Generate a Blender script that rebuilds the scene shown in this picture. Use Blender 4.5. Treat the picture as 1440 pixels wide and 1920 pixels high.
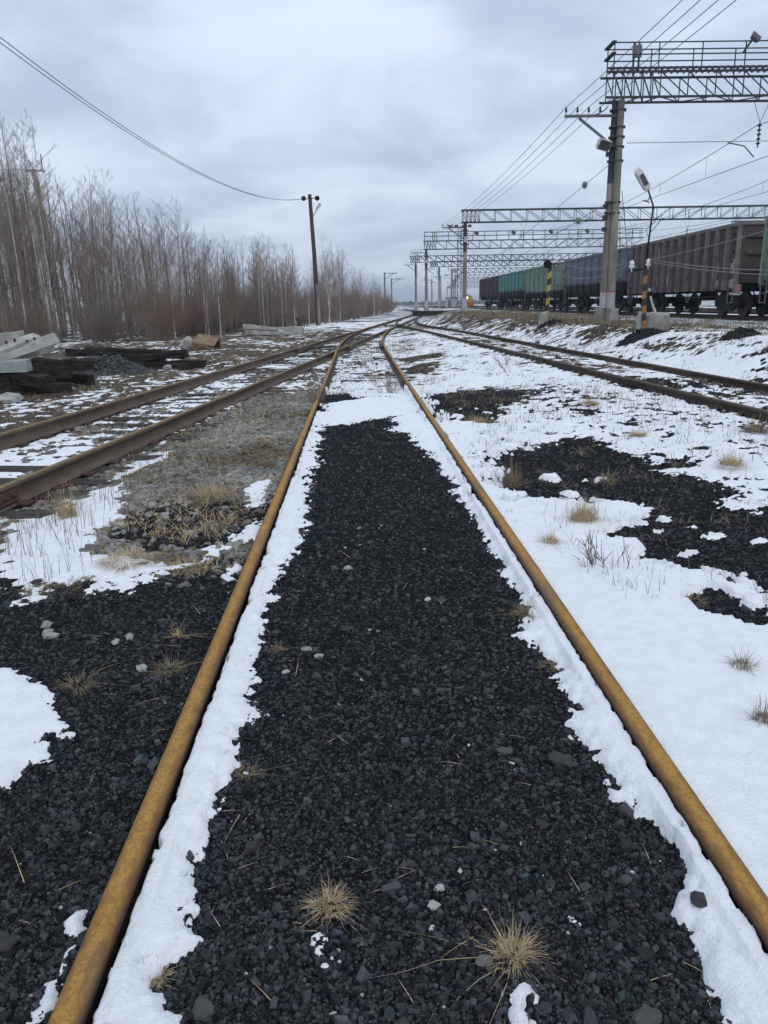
import bpy, bmesh, math, random
import numpy as np
from mathutils import Vector, Matrix

for o in list(bpy.data.objects):
    bpy.data.objects.remove(o, do_unlink=True)
scene = bpy.context.scene
COL = scene.collection
R = math.radians

# ------------------------------------------------------------------ camera
CAM_H, PITCH, ROLL = 1.588, 15.1, 1.0
cam_d = bpy.data.cameras.new('camera')
cam_d.sensor_fit = 'VERTICAL'
cam_d.sensor_height = 36.0
cam_d.sensor_width = 27.0
cam_d.lens = 27.06
cam_d.clip_start = 0.05
cam_d.clip_end = 6000
cam = bpy.data.objects.new('camera', cam_d)
COL.objects.link(cam)
_p, _r = R(PITCH), R(ROLL)
_f = Vector((0, math.cos(_p), -math.sin(_p)))
_u = Vector((0, math.sin(_p), math.cos(_p)))
_x = Vector((1, 0, 0))
_rt = _x * math.cos(_r) - _u * math.sin(_r)
_up = _u * math.cos(_r) + _x * math.sin(_r)
_m = Matrix.Identity(4)
for _i in range(3):
    _m[_i][0], _m[_i][1], _m[_i][2] = _rt[_i], _up[_i], -_f[_i]
_m[2][3] = CAM_H
cam.matrix_world = _m
scene.camera = cam

# ------------------------------------------------------------------ overcast sky
SUN_EL, SUN_AZ = 48.0, 150.0
world = bpy.data.worlds.new('World')
scene.world = world
world.use_nodes = True
nt = world.node_tree
nt.nodes.clear()
def wn(t, **kw):
    n = nt.nodes.new(t)
    for k, v in kw.items():
        setattr(n, k, v)
    return n
def wmath(op, a, b=None):
    n = wn('ShaderNodeMath', operation=op)
    for i, v in enumerate((a, b)):
        if v is None:
            continue
        if isinstance(v, (int, float)):
            n.inputs[i].default_value = v
        else:
            nt.links.new(v, n.inputs[i])
    return n.outputs[0]
wout = wn('ShaderNodeOutputWorld')
wbg = wn('ShaderNodeBackground')
wbg.inputs['Strength'].default_value = 0.1
sky = wn('ShaderNodeTexSky', sky_type='NISHITA', sun_disc=False)
sky.sun_elevation = R(SUN_EL)
sky.sun_rotation = R(SUN_AZ)
sky.dust_density = 3.0
tc = wn('ShaderNodeTexCoord')
sep = wn('ShaderNodeSeparateXYZ')
nt.links.new(tc.outputs['Generated'], sep.inputs[0])
zc = wmath('MAXIMUM', sep.outputs['Z'], 0.0)
zd = wmath('ADD', zc, 0.22)
cx = wmath('DIVIDE', sep.outputs['X'], zd)
cy = wmath('DIVIDE', sep.outputs['Y'], zd)
comb = wn('ShaderNodeCombineXYZ')
nt.links.new(cx, comb.inputs[0]); nt.links.new(cy, comb.inputs[1])
comb.inputs[2].default_value = 3.7
n1 = wn('ShaderNodeTexNoise'); n1.inputs['Scale'].default_value = 1.7
n1.inputs['Detail'].default_value = 5.0; n1.inputs['Roughness'].default_value = 0.5
n1.inputs['Distortion'].default_value = 0.35
nt.links.new(comb.outputs[0], n1.inputs['Vector'])
ramp = wn('ShaderNodeValToRGB')
ramp.color_ramp.interpolation = 'EASE'
ramp.color_ramp.elements[0].position = 0.34
ramp.color_ramp.elements[0].color = (4.4, 5.25, 6.7, 1)
ramp.color_ramp.elements[1].position = 0.66
ramp.color_ramp.elements[1].color = (6.7, 7.6, 8.95, 1)
nt.links.new(n1.outputs['Fac'], ramp.inputs['Fac'])
# thick cloud is a little brighter overhead than low down (an even overcast gradient all round)
zr = wn('ShaderNodeMapRange')
zr.inputs['From Min'].default_value = 0.0; zr.inputs['From Max'].default_value = 0.75
zr.inputs['To Min'].default_value = 0.86; zr.inputs['To Max'].default_value = 1.16
nt.links.new(zc, zr.inputs['Value'])
vs = wn('ShaderNodeVectorMath', operation='SCALE')
nt.links.new(ramp.outputs[0], vs.inputs[0]); nt.links.new(zr.outputs[0], vs.inputs['Scale'])
mx = wn('ShaderNodeMixRGB'); mx.inputs['Fac'].default_value = 0.93
nt.links.new(sky.outputs[0], mx.inputs['Color1']); nt.links.new(vs.outputs[0], mx.inputs['Color2'])
nt.links.new(mx.outputs[0], wbg.inputs['Color'])
nt.links.new(wbg.outputs[0], wout.inputs['Surface'])

sun_d = bpy.data.lights.new('sun', 'SUN')
sun_d.energy = 0.6
sun_d.angle = R(25)
sun_d.color = (1.0, 0.97, 0.93)
sun = bpy.data.objects.new('sun', sun_d)
COL.objects.link(sun)
_sd = Vector((math.sin(R(SUN_AZ)) * math.cos(R(SUN_EL)), math.cos(R(SUN_AZ)) * math.cos(R(SUN_EL)), math.sin(R(SUN_EL))))
sun.rotation_euler = (-_sd).to_track_quat('-Z', 'Y').to_euler()
sun.location = (0, -30, 60)

vs_ = scene.view_settings
vs_.view_transform = 'Standard'
vs_.look = 'None'
vs_.gamma = 1.0
vs_.exposure = 0.31
vs_.use_curve_mapping = False
scene.render.engine = 'CYCLES'
scene.cycles.max_bounces = 6
scene.cycles.diffuse_bounces = 3
scene.cycles.use_denoising = True

# ------------------------------------------------------------------ helpers
rng = np.random.default_rng(11)
random.seed(11)

def hash01(ix, iy, seed):
    h = (ix.astype(np.int64) * 374761393 + iy.astype(np.int64) * 668265263 + seed * 1274126177) & 0xFFFFFFFF
    h = ((h ^ (h >> 13)) * 1274126177) & 0xFFFFFFFF
    h = (h ^ (h >> 16)) & 0xFFFFFFFF
    return h / 4294967295.0
def vnoise(x, y, seed=0):
    xi, yi = np.floor(x), np.floor(y)
    fx, fy = x - xi, y - yi
    fx = fx * fx * (3 - 2 * fx); fy = fy * fy * (3 - 2 * fy)
    a = hash01(xi, yi, seed); b = hash01(xi + 1, yi, seed)
    c = hash01(xi, yi + 1, seed); d = hash01(xi + 1, yi + 1, seed)
    return (a + (b - a) * fx) * (1 - fy) + (c + (d - c) * fx) * fy
def fbm(x, y, seed=0, octv=4, gain=0.5):
    s = 0; a = 1.0; t = 0
    for i in range(octv):
        s = s + a * (vnoise(x * 2 ** i + i * 17.3, y * 2 ** i - i * 9.1, seed + i) * 2 - 1)
        t += a; a *= gain
    return s / t
def sstep(a, b, x):
    t = np.clip((x - a) / (b - a), 0, 1)
    return t * t * (3 - 2 * t)

def tag(o, label=None, cat=None, group=None, kind=None):
    if label: o['label'] = label
    if cat: o['category'] = cat
    if group: o['group'] = group
    if kind: o['kind'] = kind
    return o
def new_obj(name, me, parent=None, loc=None, rot=None):
    o = bpy.data.objects.new(name, me)
    COL.objects.link(o)
    if parent is not None: o.parent = parent
    if loc is not None: o.location = loc
    if rot is not None: o.rotation_euler = rot
    return o
def thing(name, label, cat, loc=(0, 0, 0), rotz=0.0, group=None):
    o = new_obj(name, None, None, loc, (0, 0, rotz))
    o.empty_display_size = 0.2
    return tag(o, label, cat, group)
def np_mesh(name, v, f, m=None, smooth=False, attr=None):
    """v (N,3) array, f (M,k) array of equal-sized faces"""
    v = np.asarray(v, dtype=np.float32); f = np.asarray(f, dtype=np.int32)
    me = bpy.data.meshes.new(name)
    k = f.shape[1]
    me.vertices.add(len(v)); me.loops.add(f.size); me.polygons.add(len(f))
    me.vertices.foreach_set('co', v.ravel())
    me.loops.foreach_set('vertex_index', f.ravel())
    me.polygons.foreach_set('loop_start', np.arange(0, f.size, k, dtype=np.int32))
    me.polygons.foreach_set('loop_total', np.full(len(f), k, dtype=np.int32))
    me.polygons.foreach_set('use_smooth', np.full(len(f), bool(smooth)))
    if attr:
        for an, av in attr.items():
            a = me.attributes.new(an, 'FLOAT_COLOR', 'POINT')
            c4 = np.ones((len(v), 4), np.float32); c4[:, :av.shape[1]] = av
            a.data.foreach_set('color', c4.ravel())
    me.update(); me.validate()
    if m: me.materials.append(m)
    return me
class MB:
    """collects boxes, tubes and the like into one mesh"""
    def __init__(s): s.v = []; s.f = []
    def box(s, c, d, rot=None):
        b = len(s.v)
        for z in (-.5, .5):
            for x, y in ((-.5, -.5), (.5, -.5), (.5, .5), (-.5, .5)):
                p = Vector((x * d[0], y * d[1], z * d[2]))
                if rot is not None: p = rot @ p
                s.v.append(tuple(p + Vector(c)))
        for q in ((0, 3, 2, 1), (4, 5, 6, 7), (0, 1, 5, 4), (1, 2, 6, 5), (2, 3, 7, 6), (3, 0, 4, 7)):
            s.f.append([b + i for i in q])
        return s
    def bar(s, p0, p1, w, h=None):
        p0, p1 = Vector(p0), Vector(p1); d = p1 - p0
        s.box((p0 + p1) / 2, (w, h or w, d.length), d.to_track_quat('Z', 'Y').to_matrix())
        return s
    def tube(s, pts, rad, n=6, cap=True):
        pts = [Vector(p) for p in pts]
        if not hasattr(rad, '__len__'): rad = [rad] * len(pts)
        b = len(s.v)
        ref = Vector((0.3, 0.9, 0.2))
        for i, p in enumerate(pts):
            t = (pts[min(i + 1, len(pts) - 1)] - pts[max(i - 1, 0)]).normalized()
            if abs(t.dot(ref.normalized())) > 0.95: ref = Vector((0.9, -0.3, 0.1))
            a = t.cross(ref).normalized(); c = t.cross(a)
            for k in range(n):
                w = 2 * math.pi * k / n
                s.v.append(tuple(p + (a * math.cos(w) + c * math.sin(w)) * rad[i]))
        for i in range(len(pts) - 1):
            for k in range(n):
                q = b + i * n + k; q2 = b + i * n + (k + 1) % n
                s.f.append([q, q2, q2 + n, q + n])
        if cap:
            s.f.append([b + k for k in range(n)][::-1])
            s.f.append([b + (len(pts) - 1) * n + k for k in range(n)])
        return s
    def lathe(s, prof, n=16, axis='z', c=(0, 0, 0)):
        b = len(s.v)
        for r, z in prof:
            for k in range(n):
                w = 2 * math.pi * k / n
                x, y = r * math.cos(w), r * math.sin(w)
                p = (x, y, z) if axis == 'z' else ((z, x, y) if axis == 'x' else (x, z, y))
                s.v.append((p[0] + c[0], p[1] + c[1], p[2] + c[2]))
        for i in range(len(prof) - 1):
            for k in range(n):
                q = b + i * n + k; q2 = b + i * n + (k + 1) % n
                s.f.append([q, q2, q2 + n, q + n])
        s.f.append([b + k for k in range(n)][::-1])
        s.f.append([b + (len(prof) - 1) * n + k for k in range(n)])
        return s
    def poly(s, pts, faces):
        b = len(s.v); s.v += [tuple(p) for p in pts]; s.f += [[b + i for i in q] for q in faces]; return s
    def mesh(s, name, m=None, smooth=False, bevel=0.0, wob=0.0):
        me = bpy.data.meshes.new(name)
        me.from_pydata(s.v, [], s.f)
        if m: me.materials.append(m)
        bm = bmesh.new(); bm.from_mesh(me)
        bmesh.ops.recalc_face_normals(bm, faces=bm.faces)
        if bevel:
            bmesh.ops.bevel(bm, geom=list(bm.edges), offset=bevel, segments=1, affect='EDGES')
        if wob:
            for v in bm.verts:
                v.co += Vector((random.uniform(-wob, wob), random.uniform(-wob, wob), random.uniform(-wob, wob)))
        bm.to_mesh(me); bm.free()
        if smooth:
            me.polygons.foreach_set('use_smooth', [True] * len(me.polygons))
            try: me.set_sharp_from_angle(angle=R(40))
            except Exception: pass
        me.update()
        return me
    def obj(s, name, m, parent=None, loc=None, rot=None, **kw):
        return new_obj(name, s.mesh(name, m, **kw), parent, loc, rot)

_unit = {}
def unit_box(m):
    k = ('b', m.name)
    if k not in _unit: _unit[k] = MB().box((0, 0, 0), (1, 1, 1)).mesh('bar', m)
    return _unit[k]
def unit_cyl(m, n=8):
    k = ('c', m.name, n)
    if k not in _unit: _unit[k] = MB().tube([(0, 0, -.5), (0, 0, .5)], 1.0, n).mesh('rod', m, smooth=True)
    return _unit[k]
def bar(name, parent, p0, p1, w, m, h=None):
    p0, p1 = Vector(p0), Vector(p1); d = p1 - p0
    o = new_obj(name, unit_box(m), parent, (p0 + p1) / 2, d.to_track_quat('Z', 'Y').to_euler())
    o.scale = (w, h or w, d.length)
    return o
def rod(name, parent, p0, p1, r, m):
    p0, p1 = Vector(p0), Vector(p1); d = p1 - p0
    o = new_obj(name, unit_cyl(m), parent, (p0 + p1) / 2, d.to_track_quat('Z', 'Y').to_euler())
    o.scale = (r, r, d.length)
    return o
def copy_tree(o, parent=None):
    c = o.copy(); COL.objects.link(c)
    c.parent = parent
    for ch in list(o.children): copy_tree(ch, c)
    return c

# ------------------------------------------------------------------ materials
def mat(name, c1, c2=None, scale=8.0, rough=0.85, bump=0.0, bscale=None, c3=None, s3=1.5, lo=0.35, hi=0.65, lo3=0.5, hi3=0.62,
        stretch=(1, 1, 1), metal=0.0, spec=0.3, detail=6, attr=None, rnd=True, bdist=0.01):
    m = bpy.data.materials.new(name); m.use_nodes = True
    t = m.node_tree; N = t.nodes; L = t.links
    b = N['Principled BSDF']
    b.inputs['Roughness'].default_value = rough
    b.inputs['Metallic'].default_value = metal
    b.inputs['Specular IOR Level'].default_value = spec
    tcn = N.new('ShaderNodeTexCoord'); mp = N.new('ShaderNodeMapping')
    mp.inputs['Scale'].default_value = stretch
    L.new(tcn.outputs['Object'], mp.inputs['Vector'])
    if rnd:
        oi = N.new('ShaderNodeObjectInfo'); ml = N.new('ShaderNodeMath'); ml.operation = 'MULTIPLY'
        ml.inputs[1].default_value = 37.0
        L.new(oi.outputs['Random'], ml.inputs[0]); L.new(ml.outputs[0], mp.inputs['Location'])
    def noise(sc, det=detail):
        n = N.new('ShaderNodeTexNoise'); n.inputs['Scale'].default_value = sc
        n.inputs['Detail'].default_value = det; n.inputs['Roughness'].default_value = 0.6
        L.new(mp.outputs[0], n.inputs['Vector']); return n.outputs['Fac']
    def mr(v, a, c):
        n = N.new('ShaderNodeMapRange'); n.inputs['From Min'].default_value = a; n.inputs['From Max'].default_value = c
        L.new(v, n.inputs['Value']); return n.outputs[0]
    def mix(f, a, c, mode='MIX'):
        n = N.new('ShaderNodeMixRGB'); n.blend_type = mode
        for k, v in (('Fac', f), ('Color1', a), ('Color2', c)):
            if isinstance(v, (int, float)): n.inputs[k].default_value = v
            elif isinstance(v, tuple): n.inputs[k].default_value = (*v, 1)
            else: L.new(v, n.inputs[k])
        return n.outputs[0]
    col = c1
    if c2 is not None: col = mix(mr(noise(scale), lo, hi), c1, c2)
    if c3 is not None: col = mix(mr(noise(s3), lo3, hi3), col, c3)
    if attr:
        a = N.new('ShaderNodeAttribute'); a.attribute_name = attr
        col = mix(1.0, a.outputs['Color'], col, 'MULTIPLY')
    if isinstance(col, tuple): b.inputs['Base Color'].default_value = (*col, 1)
    else: L.new(col, b.inputs['Base Color'])
    if bump:
        bp = N.new('ShaderNodeBump'); bp.inputs['Strength'].default_value = bump; bp.inputs['Distance'].default_value = bdist
        L.new(noise(bscale or scale * 3), bp.inputs['Height']); L.new(bp.outputs[0], b.inputs['Normal'])
    m['h'] = 1
    return m
M = {}
M['steel_dark'] = mat('steel_dark', (.030, .034, .038), (.055, .055, .055), 6, .7)
M['steel_grey'] = mat('steel_grey', (.10, .105, .11), (.16, .16, .16), 5, .65)
M['black'] = mat('black', (.008, .008, .009), (.016, .0155, .0155), 4, .85, spec=.12)
M['concrete'] = mat('concrete', (.40, .385, .35), (.26, .25, .23), 3.5, .95, .5, 40, c3=(.20, .185, .165), s3=1.2, lo3=.55, hi3=.7)
M['concrete_post'] = mat('concrete_post', (.23, .205, .165), (.16, .14, .115), 2.0, .95, .3, 50, c3=(.30, .275, .23), s3=.9, stretch=(1.5, 1.5, .5))
M['post_dark'] = mat('post_dark', (.075, .066, .062), (.045, .040, .040), 3, .9)
M['post_red'] = mat('post_red', (.10, .055, .055), (.07, .05, .05), 3, .9)
M['whitewash'] = mat('whitewash', (.48, .48, .49), (.36, .35, .34), 5, .95, .2, 40)
M['redband'] = mat('redband', (.42, .13, .08), (.30, .15, .10), 6, .9)
M['greenconc'] = mat('greenconc', (.30, .34, .31), (.21, .25, .23), 5, .95, .5, 30)
M['wood_black'] = mat('wood_black', (.012, .011, .010), (.058, .050, .043), 5, .95, .9, 14, stretch=(.35, 3, 3), bdist=.03, spec=.06)
M['wood_tie'] = mat('wood_tie', (.030, .027, .025), (.09, .082, .074), 6, .95, .9, 16, stretch=(.3, 3.5, 3.5), bdist=.02, spec=.1)
M['wood_pole'] = mat('wood_pole', (.085, .062, .050), (.050, .038, .032), 6, .9, .5, 20, stretch=(3, 3, .3))
M['bolt'] = mat('bolt', (.10, .045, .025), (.055, .03, .02), 20, .8)
M['rust_plate'] = mat('rust_plate', (.18, .105, .055), (.25, .185, .12), 3, .85, .2, 20, c3=(.12, .06, .03), s3=2.5)
M['rust_dark'] = mat('rust_dark', (.075, .036, .022), (.045, .026, .02), 7, .85, .3, 30)
M['lamp_white'] = mat('lamp_white', (.62, .61, .55), (.45, .43, .38), 5, .6)
M['lamp_glass'] = mat('lamp_glass', (.04, .04, .035), (.10, .10, .09), 9, .2)
M['insul_white'] = mat('insul_white', (.75, .74, .72), (.6, .58, .55), 8, .3, spec=.6)
M['insul_green'] = mat('insul_green', (.16, .22, .19), (.24, .29, .25), 8, .4)
M['yellow_paint'] = mat('yellow_paint', (.50, .40, .09), (.36, .28, .08), 9, .8, c3=(.12, .10, .07), s3=11, lo3=.56, hi3=.62)
M['orange_paint'] = mat('orange_paint', (.42, .19, .06), (.28, .14, .06), 9, .8, c3=(.07, .05, .04), s3=12, lo3=.54, hi3=.6)
M['black_paint'] = mat('black_paint', (.03, .028, .028), (.06, .05, .045), 10, .8)
M['wire'] = mat('wire', (.05, .052, .056), None, rough=.6)
M['wire_pale'] = mat('wire_pale', (.20, .20, .20), None, rough=.6)
def rail_mat(name, a, b, c, d):
    # rust of rail: brown flanks, ochre running band, grey worn blotches
    return mat(name, a, b, 26, .8, .45, 120, c3=c, s3=3.0, lo3=.54, hi3=.72, stretch=(1, .35, 1), bdist=.003, rnd=False)
M['rail_web'] = mat('rail_web', (.060, .040, .030), (.105, .070, .050), 6, .88, .35, 40, stretch=(1, .2, 1), rnd=False, c3=(.085, .045, .03), s3=2)
M['rail_web_near'] = mat('rail_web_near', (.062, .032, .022), (.10, .050, .035), 8, .88, .35, 40, rnd=False)
SNOW={
 'strip_l':[(-0.89,10.12),(-0.68,7.46),(-0.7,6.34),(-0.67,5.64),(-0.52,4.82),(-0.61,4.31),(-0.62,3.73),(-0.56,3.16),(-0.58,2.77),(-0.52,2.67),(-0.56,2.43),(-0.56,2.18),(-0.54,1.97),(-0.55,1.88),(-0.51,1.77),(-0.53,1.67),(-0.49,1.55),(-0.52,1.5),(-0.59,1.45),(-0.57,1.41),(-0.52,1.39),(-0.51,1.33),(-0.52,1.28),(-0.67,1.29),(-0.67,1.34),(-0.69,2.27),(-0.77,5.08),(-0.95,9.89)],
 'strip_r':[(0.24,10.32),(0.31,9.33),(0.47,8.23),(0.61,7.1),(0.66,5.71),(0.69,4.75),(0.71,4.06),(0.75,3.66),(0.65,3.34),(0.71,3.06),(0.71,2.77),(0.68,2.49),(0.7,2.26),(0.71,2.1),(0.75,2.03),(0.81,1.86),(0.77,1.76),(0.78,1.68),(0.73,1.65),(0.73,1.56),(0.76,1.49),(0.73,1.43),(0.76,1.36),(0.74,1.26),(0.98,1.26),(0.91,1.64),(0.89,2.22),(0.77,4.99),(0.61,9.72)],
 'top':[(-0.88,9.89),(-0.47,9.97),(-0.12,10.41),(0.19,10.74),(0.08,9.52),(0.27,9.13),(0.47,8.23),(0.66,9.71),(0.55,12.55),(-0.15,13.02),(-0.89,12.4),(-0.95,10.36)],
 'A':[(-2.93,5.67),(-2.77,6.39),(-2.47,7.23),(-2.19,6.98),(-2.09,6.44),(-2.05,6.1),(-1.96,5.43),(-1.97,5.21),(-1.83,4.87),(-1.82,4.68),(-1.68,4.59),(-1.5,4.58),(-1.22,4.48),(-1.14,4.75),(-0.94,4.77),(-1.01,4.4),(-1.2,4.29),(-1.3,4.2),(-1.33,4.1),(-1.38,4.01),(-1.51,4.0),(-1.63,3.99),(-1.65,4.09),(-1.95,4.12),(-1.87,3.87),(-2.02,4.02),(-2.13,3.99)],
 'B':[(-1.25,6.54),(-1.14,5.97),(-0.99,5.74),(-0.94,5.99),(-0.96,6.99),(-0.99,6.95),(-1.13,6.67)],
 'C':[(-0.93,3.96),(-0.99,4.28),(-0.94,4.77),(-0.95,5.66),(-0.93,5.99),(-0.89,5.09),(-0.86,4.37),(-0.85,3.98)],
 'D':[(-2.68,6.9),(-2.7,7.38),(-2.73,8.71),(-2.38,8.78),(-2.22,7.81),(-2.38,7.61),(-2.45,7.23)],
 'E':[(-1.69,3.07),(-1.61,3.04),(-1.51,2.97),(-1.39,2.92),(-1.3,2.82),(-1.3,2.72),(-1.21,2.63),(-1.15,2.48),(-1.23,2.5),(-1.15,2.38),(-1.21,2.3),(-1.2,2.23),(-1.25,2.16),(-1.42,2.09),(-2.02,3.16)],
 'F1':[(-0.81,1.6),(-0.79,1.66),(-0.77,1.62),(-0.78,1.56)],
 'F2':[(-0.79,1.44),(-0.79,1.55),(-0.77,1.48),(-0.77,1.41)],
 'F3':[(-0.79,1.33),(-0.78,1.38),(-0.77,1.42),(-0.76,1.38),(-0.75,1.33)],
 'g1':[(-0.19,1.56),(-0.18,1.58),(-0.15,1.55),(-0.16,1.49),(-0.18,1.52)],
 'g2':[(0.24,1.38),(0.29,1.42),(0.33,1.41),(0.31,1.37),(0.29,1.35),(0.31,1.31),(0.26,1.31),(0.26,1.36)],
 'g3':[(0.43,1.62),(0.45,1.63),(0.46,1.61),(0.44,1.6)],
 'gapM':[(-0.8,15.39),(-0.31,17.73),(0.54,17.56),(0.57,12.55),(-0.15,13.02),(-0.55,13.09)],
}
HOLE={
 'P1':[(0.61,12.91),(0.78,13.52),(1.58,14.01),(2.03,14.11),(2.08,13.49),(2.3,13.71),(2.58,13.16),(2.26,11.95),(1.93,11.67),(1.72,11.39),(1.64,10.56),(1.46,9.84),(1.04,9.8),(0.72,10.02),(0.67,10.95)],
 'P2':[(1.04,7.58),(1.33,7.84),(1.58,8.28),(2.09,8.46),(2.39,8.37),(2.26,7.61),(2.64,7.17),(2.4,6.61),(2.72,6.47),(2.73,5.81),(2.46,5.43),(2.7,5.2),(2.96,4.86),(2.2,3.53),(1.96,3.68),(1.98,3.95),(1.91,4.13),(1.74,4.18),(1.63,4.28),(1.63,4.48),(1.55,4.54),(1.57,4.7),(1.38,4.89),(1.57,5.07),(1.93,5.47),(1.66,5.64),(1.4,5.74),(1.16,5.76),(1.05,6.11),(0.95,6.83)],
 'P3':[(1.54,3.74),(1.76,3.92),(1.79,3.55),(1.93,3.61),(1.8,3.35),(1.61,3.49)],
 'P4':[(0.43,23.5),(1.97,25.19),(1.84,23.12),(0.82,22.01)],
 'P5':[(0.51,20.11),(1.46,21.43),(1.45,19.2),(0.69,18.4)],
 'P6':[(-0.96,13.38),(-0.66,14.56),(-0.54,12.71),(-0.86,12.19)],
 'P7':[(2.3,6.96),(2.91,7.2),(2.8,6.8),(2.3,6.72)],
 'P8':[(1.57,4.7),(1.8,4.87),(1.96,4.74),(1.74,4.42),(1.57,4.49)],
}

ISLE={'i0': [(1.53,6.57),(1.47,6.5),(1.4,6.51),(1.38,6.58),(1.43,6.65),(1.51,6.65)],'i1': [(1.58,5.98),(1.52,5.91),(1.46,5.92),(1.44,5.99),(1.49,6.07),(1.56,6.06)],'i2': [(1.9,5.35),(1.84,5.28),(1.77,5.28),(1.76,5.36),(1.82,5.43),(1.89,5.43)],'i3': [(1.84,5.13),(1.8,5.09),(1.75,5.09),(1.73,5.14),(1.77,5.18),(1.83,5.18)],'i4': [(2.09,5.2),(2.03,5.13),(1.95,5.14),(1.93,5.21),(2.0,5.28),(2.08,5.27)],'i5': [(1.63,4.63),(1.57,4.56),(1.49,4.56),(1.48,4.64),(1.54,4.72),(1.62,4.71)],'i6': [(1.91,4.45),(1.86,4.4),(1.81,4.4),(1.8,4.45),(1.85,4.5),(1.9,4.5)],'i7': [(2.16,5.01),(2.11,4.95),(2.05,4.96),(2.04,5.01),(2.09,5.07),(2.15,5.06)],'i8': [(2.61,5.64),(2.55,5.57),(2.51,5.58),(2.51,5.65),(2.56,5.71),(2.61,5.71)],'i9': [(1.89,4.92),(1.86,4.89),(1.82,4.89),(1.82,4.93),(1.85,4.96),(1.88,4.96)],'i10': [(1.89,6.44),(1.85,6.39),(1.8,6.39),(1.78,6.44),(1.82,6.5),(1.88,6.49)],'i11': [(2.25,4.76),(2.17,4.69),(2.09,4.7),(2.07,4.77),(2.14,4.83),(2.23,4.83)],'i12': [(2.44,4.65),(2.38,4.6),(2.31,4.6),(2.3,4.66),(2.36,4.72),(2.43,4.71)],'i13': [(1.37,11.26),(1.31,11.14),(1.22,11.15),(1.18,11.28),(1.24,11.4),(1.34,11.39)],'i14': [(1.03,10.48),(0.99,10.39),(0.93,10.4),(0.91,10.49),(0.95,10.58),(1.01,10.57)]}

# ------------------------------------------------------------------ plan of the tracks
def xL(y):                      # left track, centre line
    y = np.asarray(y, float)
    d = np.clip(y - 110, 0, 70)
    return -4.49 + .0895 * np.minimum(y, 110) + .0895 * d - (.1195 / 140) * d * d - .03 * np.maximum(y - 180, 0)
def xM(y):                      # middle track, centre line
    y = np.asarray(y, float)
    d = np.clip(y - 25, 0, 27)
    return np.where(y > 52, xL(y), .152 - .031 * np.minimum(y, 25) - .031 * d + (.1205 / 54) * d * d)
def xR(y):                      # right track, centre line
    y = np.asarray(y, float)
    d = np.clip(y - 45, 0, 35)
    return np.where(y > 80, xL(y) + .22, 5.35 - .075 * (np.minimum(y, 45) - 9) - .075 * d + (.1645 / 70) * d * d)
def zM(y): return .16 + .035 * sstep(16, 27, np.asarray(y, float))
def zL(y): return .20 + 0 * np.asarray(y, float)
def zR(y): return .30 - .102 * sstep(35, 62, np.asarray(y, float))
TRAIN_Z = .88
def xT(y): return 14.80 - .0165 * (np.asarray(y, float) - 28)     # train track centre

def poly_sd(x, y, P):
    P = np.asarray(P); n = len(P)
    ins = np.zeros(x.shape, bool); d2 = np.full(x.shape, 1e9)
    for i in range(n):
        a = P[i]; b = P[(i + 1) % n]; e = b - a
        t = np.clip(((x - a[0]) * e[0] + (y - a[1]) * e[1]) / (e @ e + 1e-9), 0, 1)
        d2 = np.minimum(d2, (x - a[0] - t * e[0]) ** 2 + (y - a[1] - t * e[1]) ** 2)
        c = ((a[1] > y) != (b[1] > y)) & (x < (b[0] - a[0]) * (y - a[1]) / (b[1] - a[1] + 1e-12) + a[0])
        ins ^= c
    return np.where(ins, 1, -1) * np.sqrt(d2)

def terrain(x, y, fine=True):
    l, m, r = xL(y), xM(y), xR(y)
    rr = np.maximum(r, np.where(y > 60, l + .6, -99))
    z = .75 * sstep(0, 3.0, x - rr - 1.0)
    z = z + .205 * np.exp(-((x - r) / 2.1) ** 2) * (1 - sstep(38, 58, y)) * (1 - sstep(.5, 2.0, x - rr))
    near = 1 - sstep(12.6, 15.2, y + .3 * (vnoise(x * 3, y * 0, 3) - .5))
    z = z + .085 * near * sstep(1.15, 1.9, x - l) * (1 - sstep(.4, 1.8, x - (r - 2.6)))
    bedL = 1 - sstep(1.25, 1.7, np.abs(x - l)); bedM = (1 - sstep(1.2, 1.6, np.abs(x - m))) * (1 - near)
    z = z - (.004 - .024 * fbm(x * 1.2, y * 1.2, 23, 2)) * bedL - (.036 - .030 * sstep(16, 27, y) - .022 * fbm(x * 1.1, y * .9, 29, 2)) * bedM * (1 - bedL)
    bT = 1 - sstep(1.6, 2.6, np.abs(x - xT(y)))
    z = z + bT * .02
    free = 1 - np.maximum(bedL, np.maximum(bedM, bT))
    amp = np.where(x < l - 1.5, .07, .022)
    z = z + free * amp * fbm(x * .6, y * .6, 21, 3)
    if fine:
        z = z + .010 * fbm(x * 5, y * 5, 31, 3) * (1 - .5 * bedL)
    # worn flangeway beside the middle track's rails
    for side, w in ((-.8, .012), (.8, .006)):
        d = (x - (m + side)) * (1 if side < 0 else -1) - .037
        z = z - .075 * near * sstep(-.06, 0, d) * (1 - sstep(w * .7, w * 1.5, d))
        d2 = np.abs(x - (m + side))
        z = np.where((near > .5) & (d2 < .05), np.minimum(z, .085), z)
    return z

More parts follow.
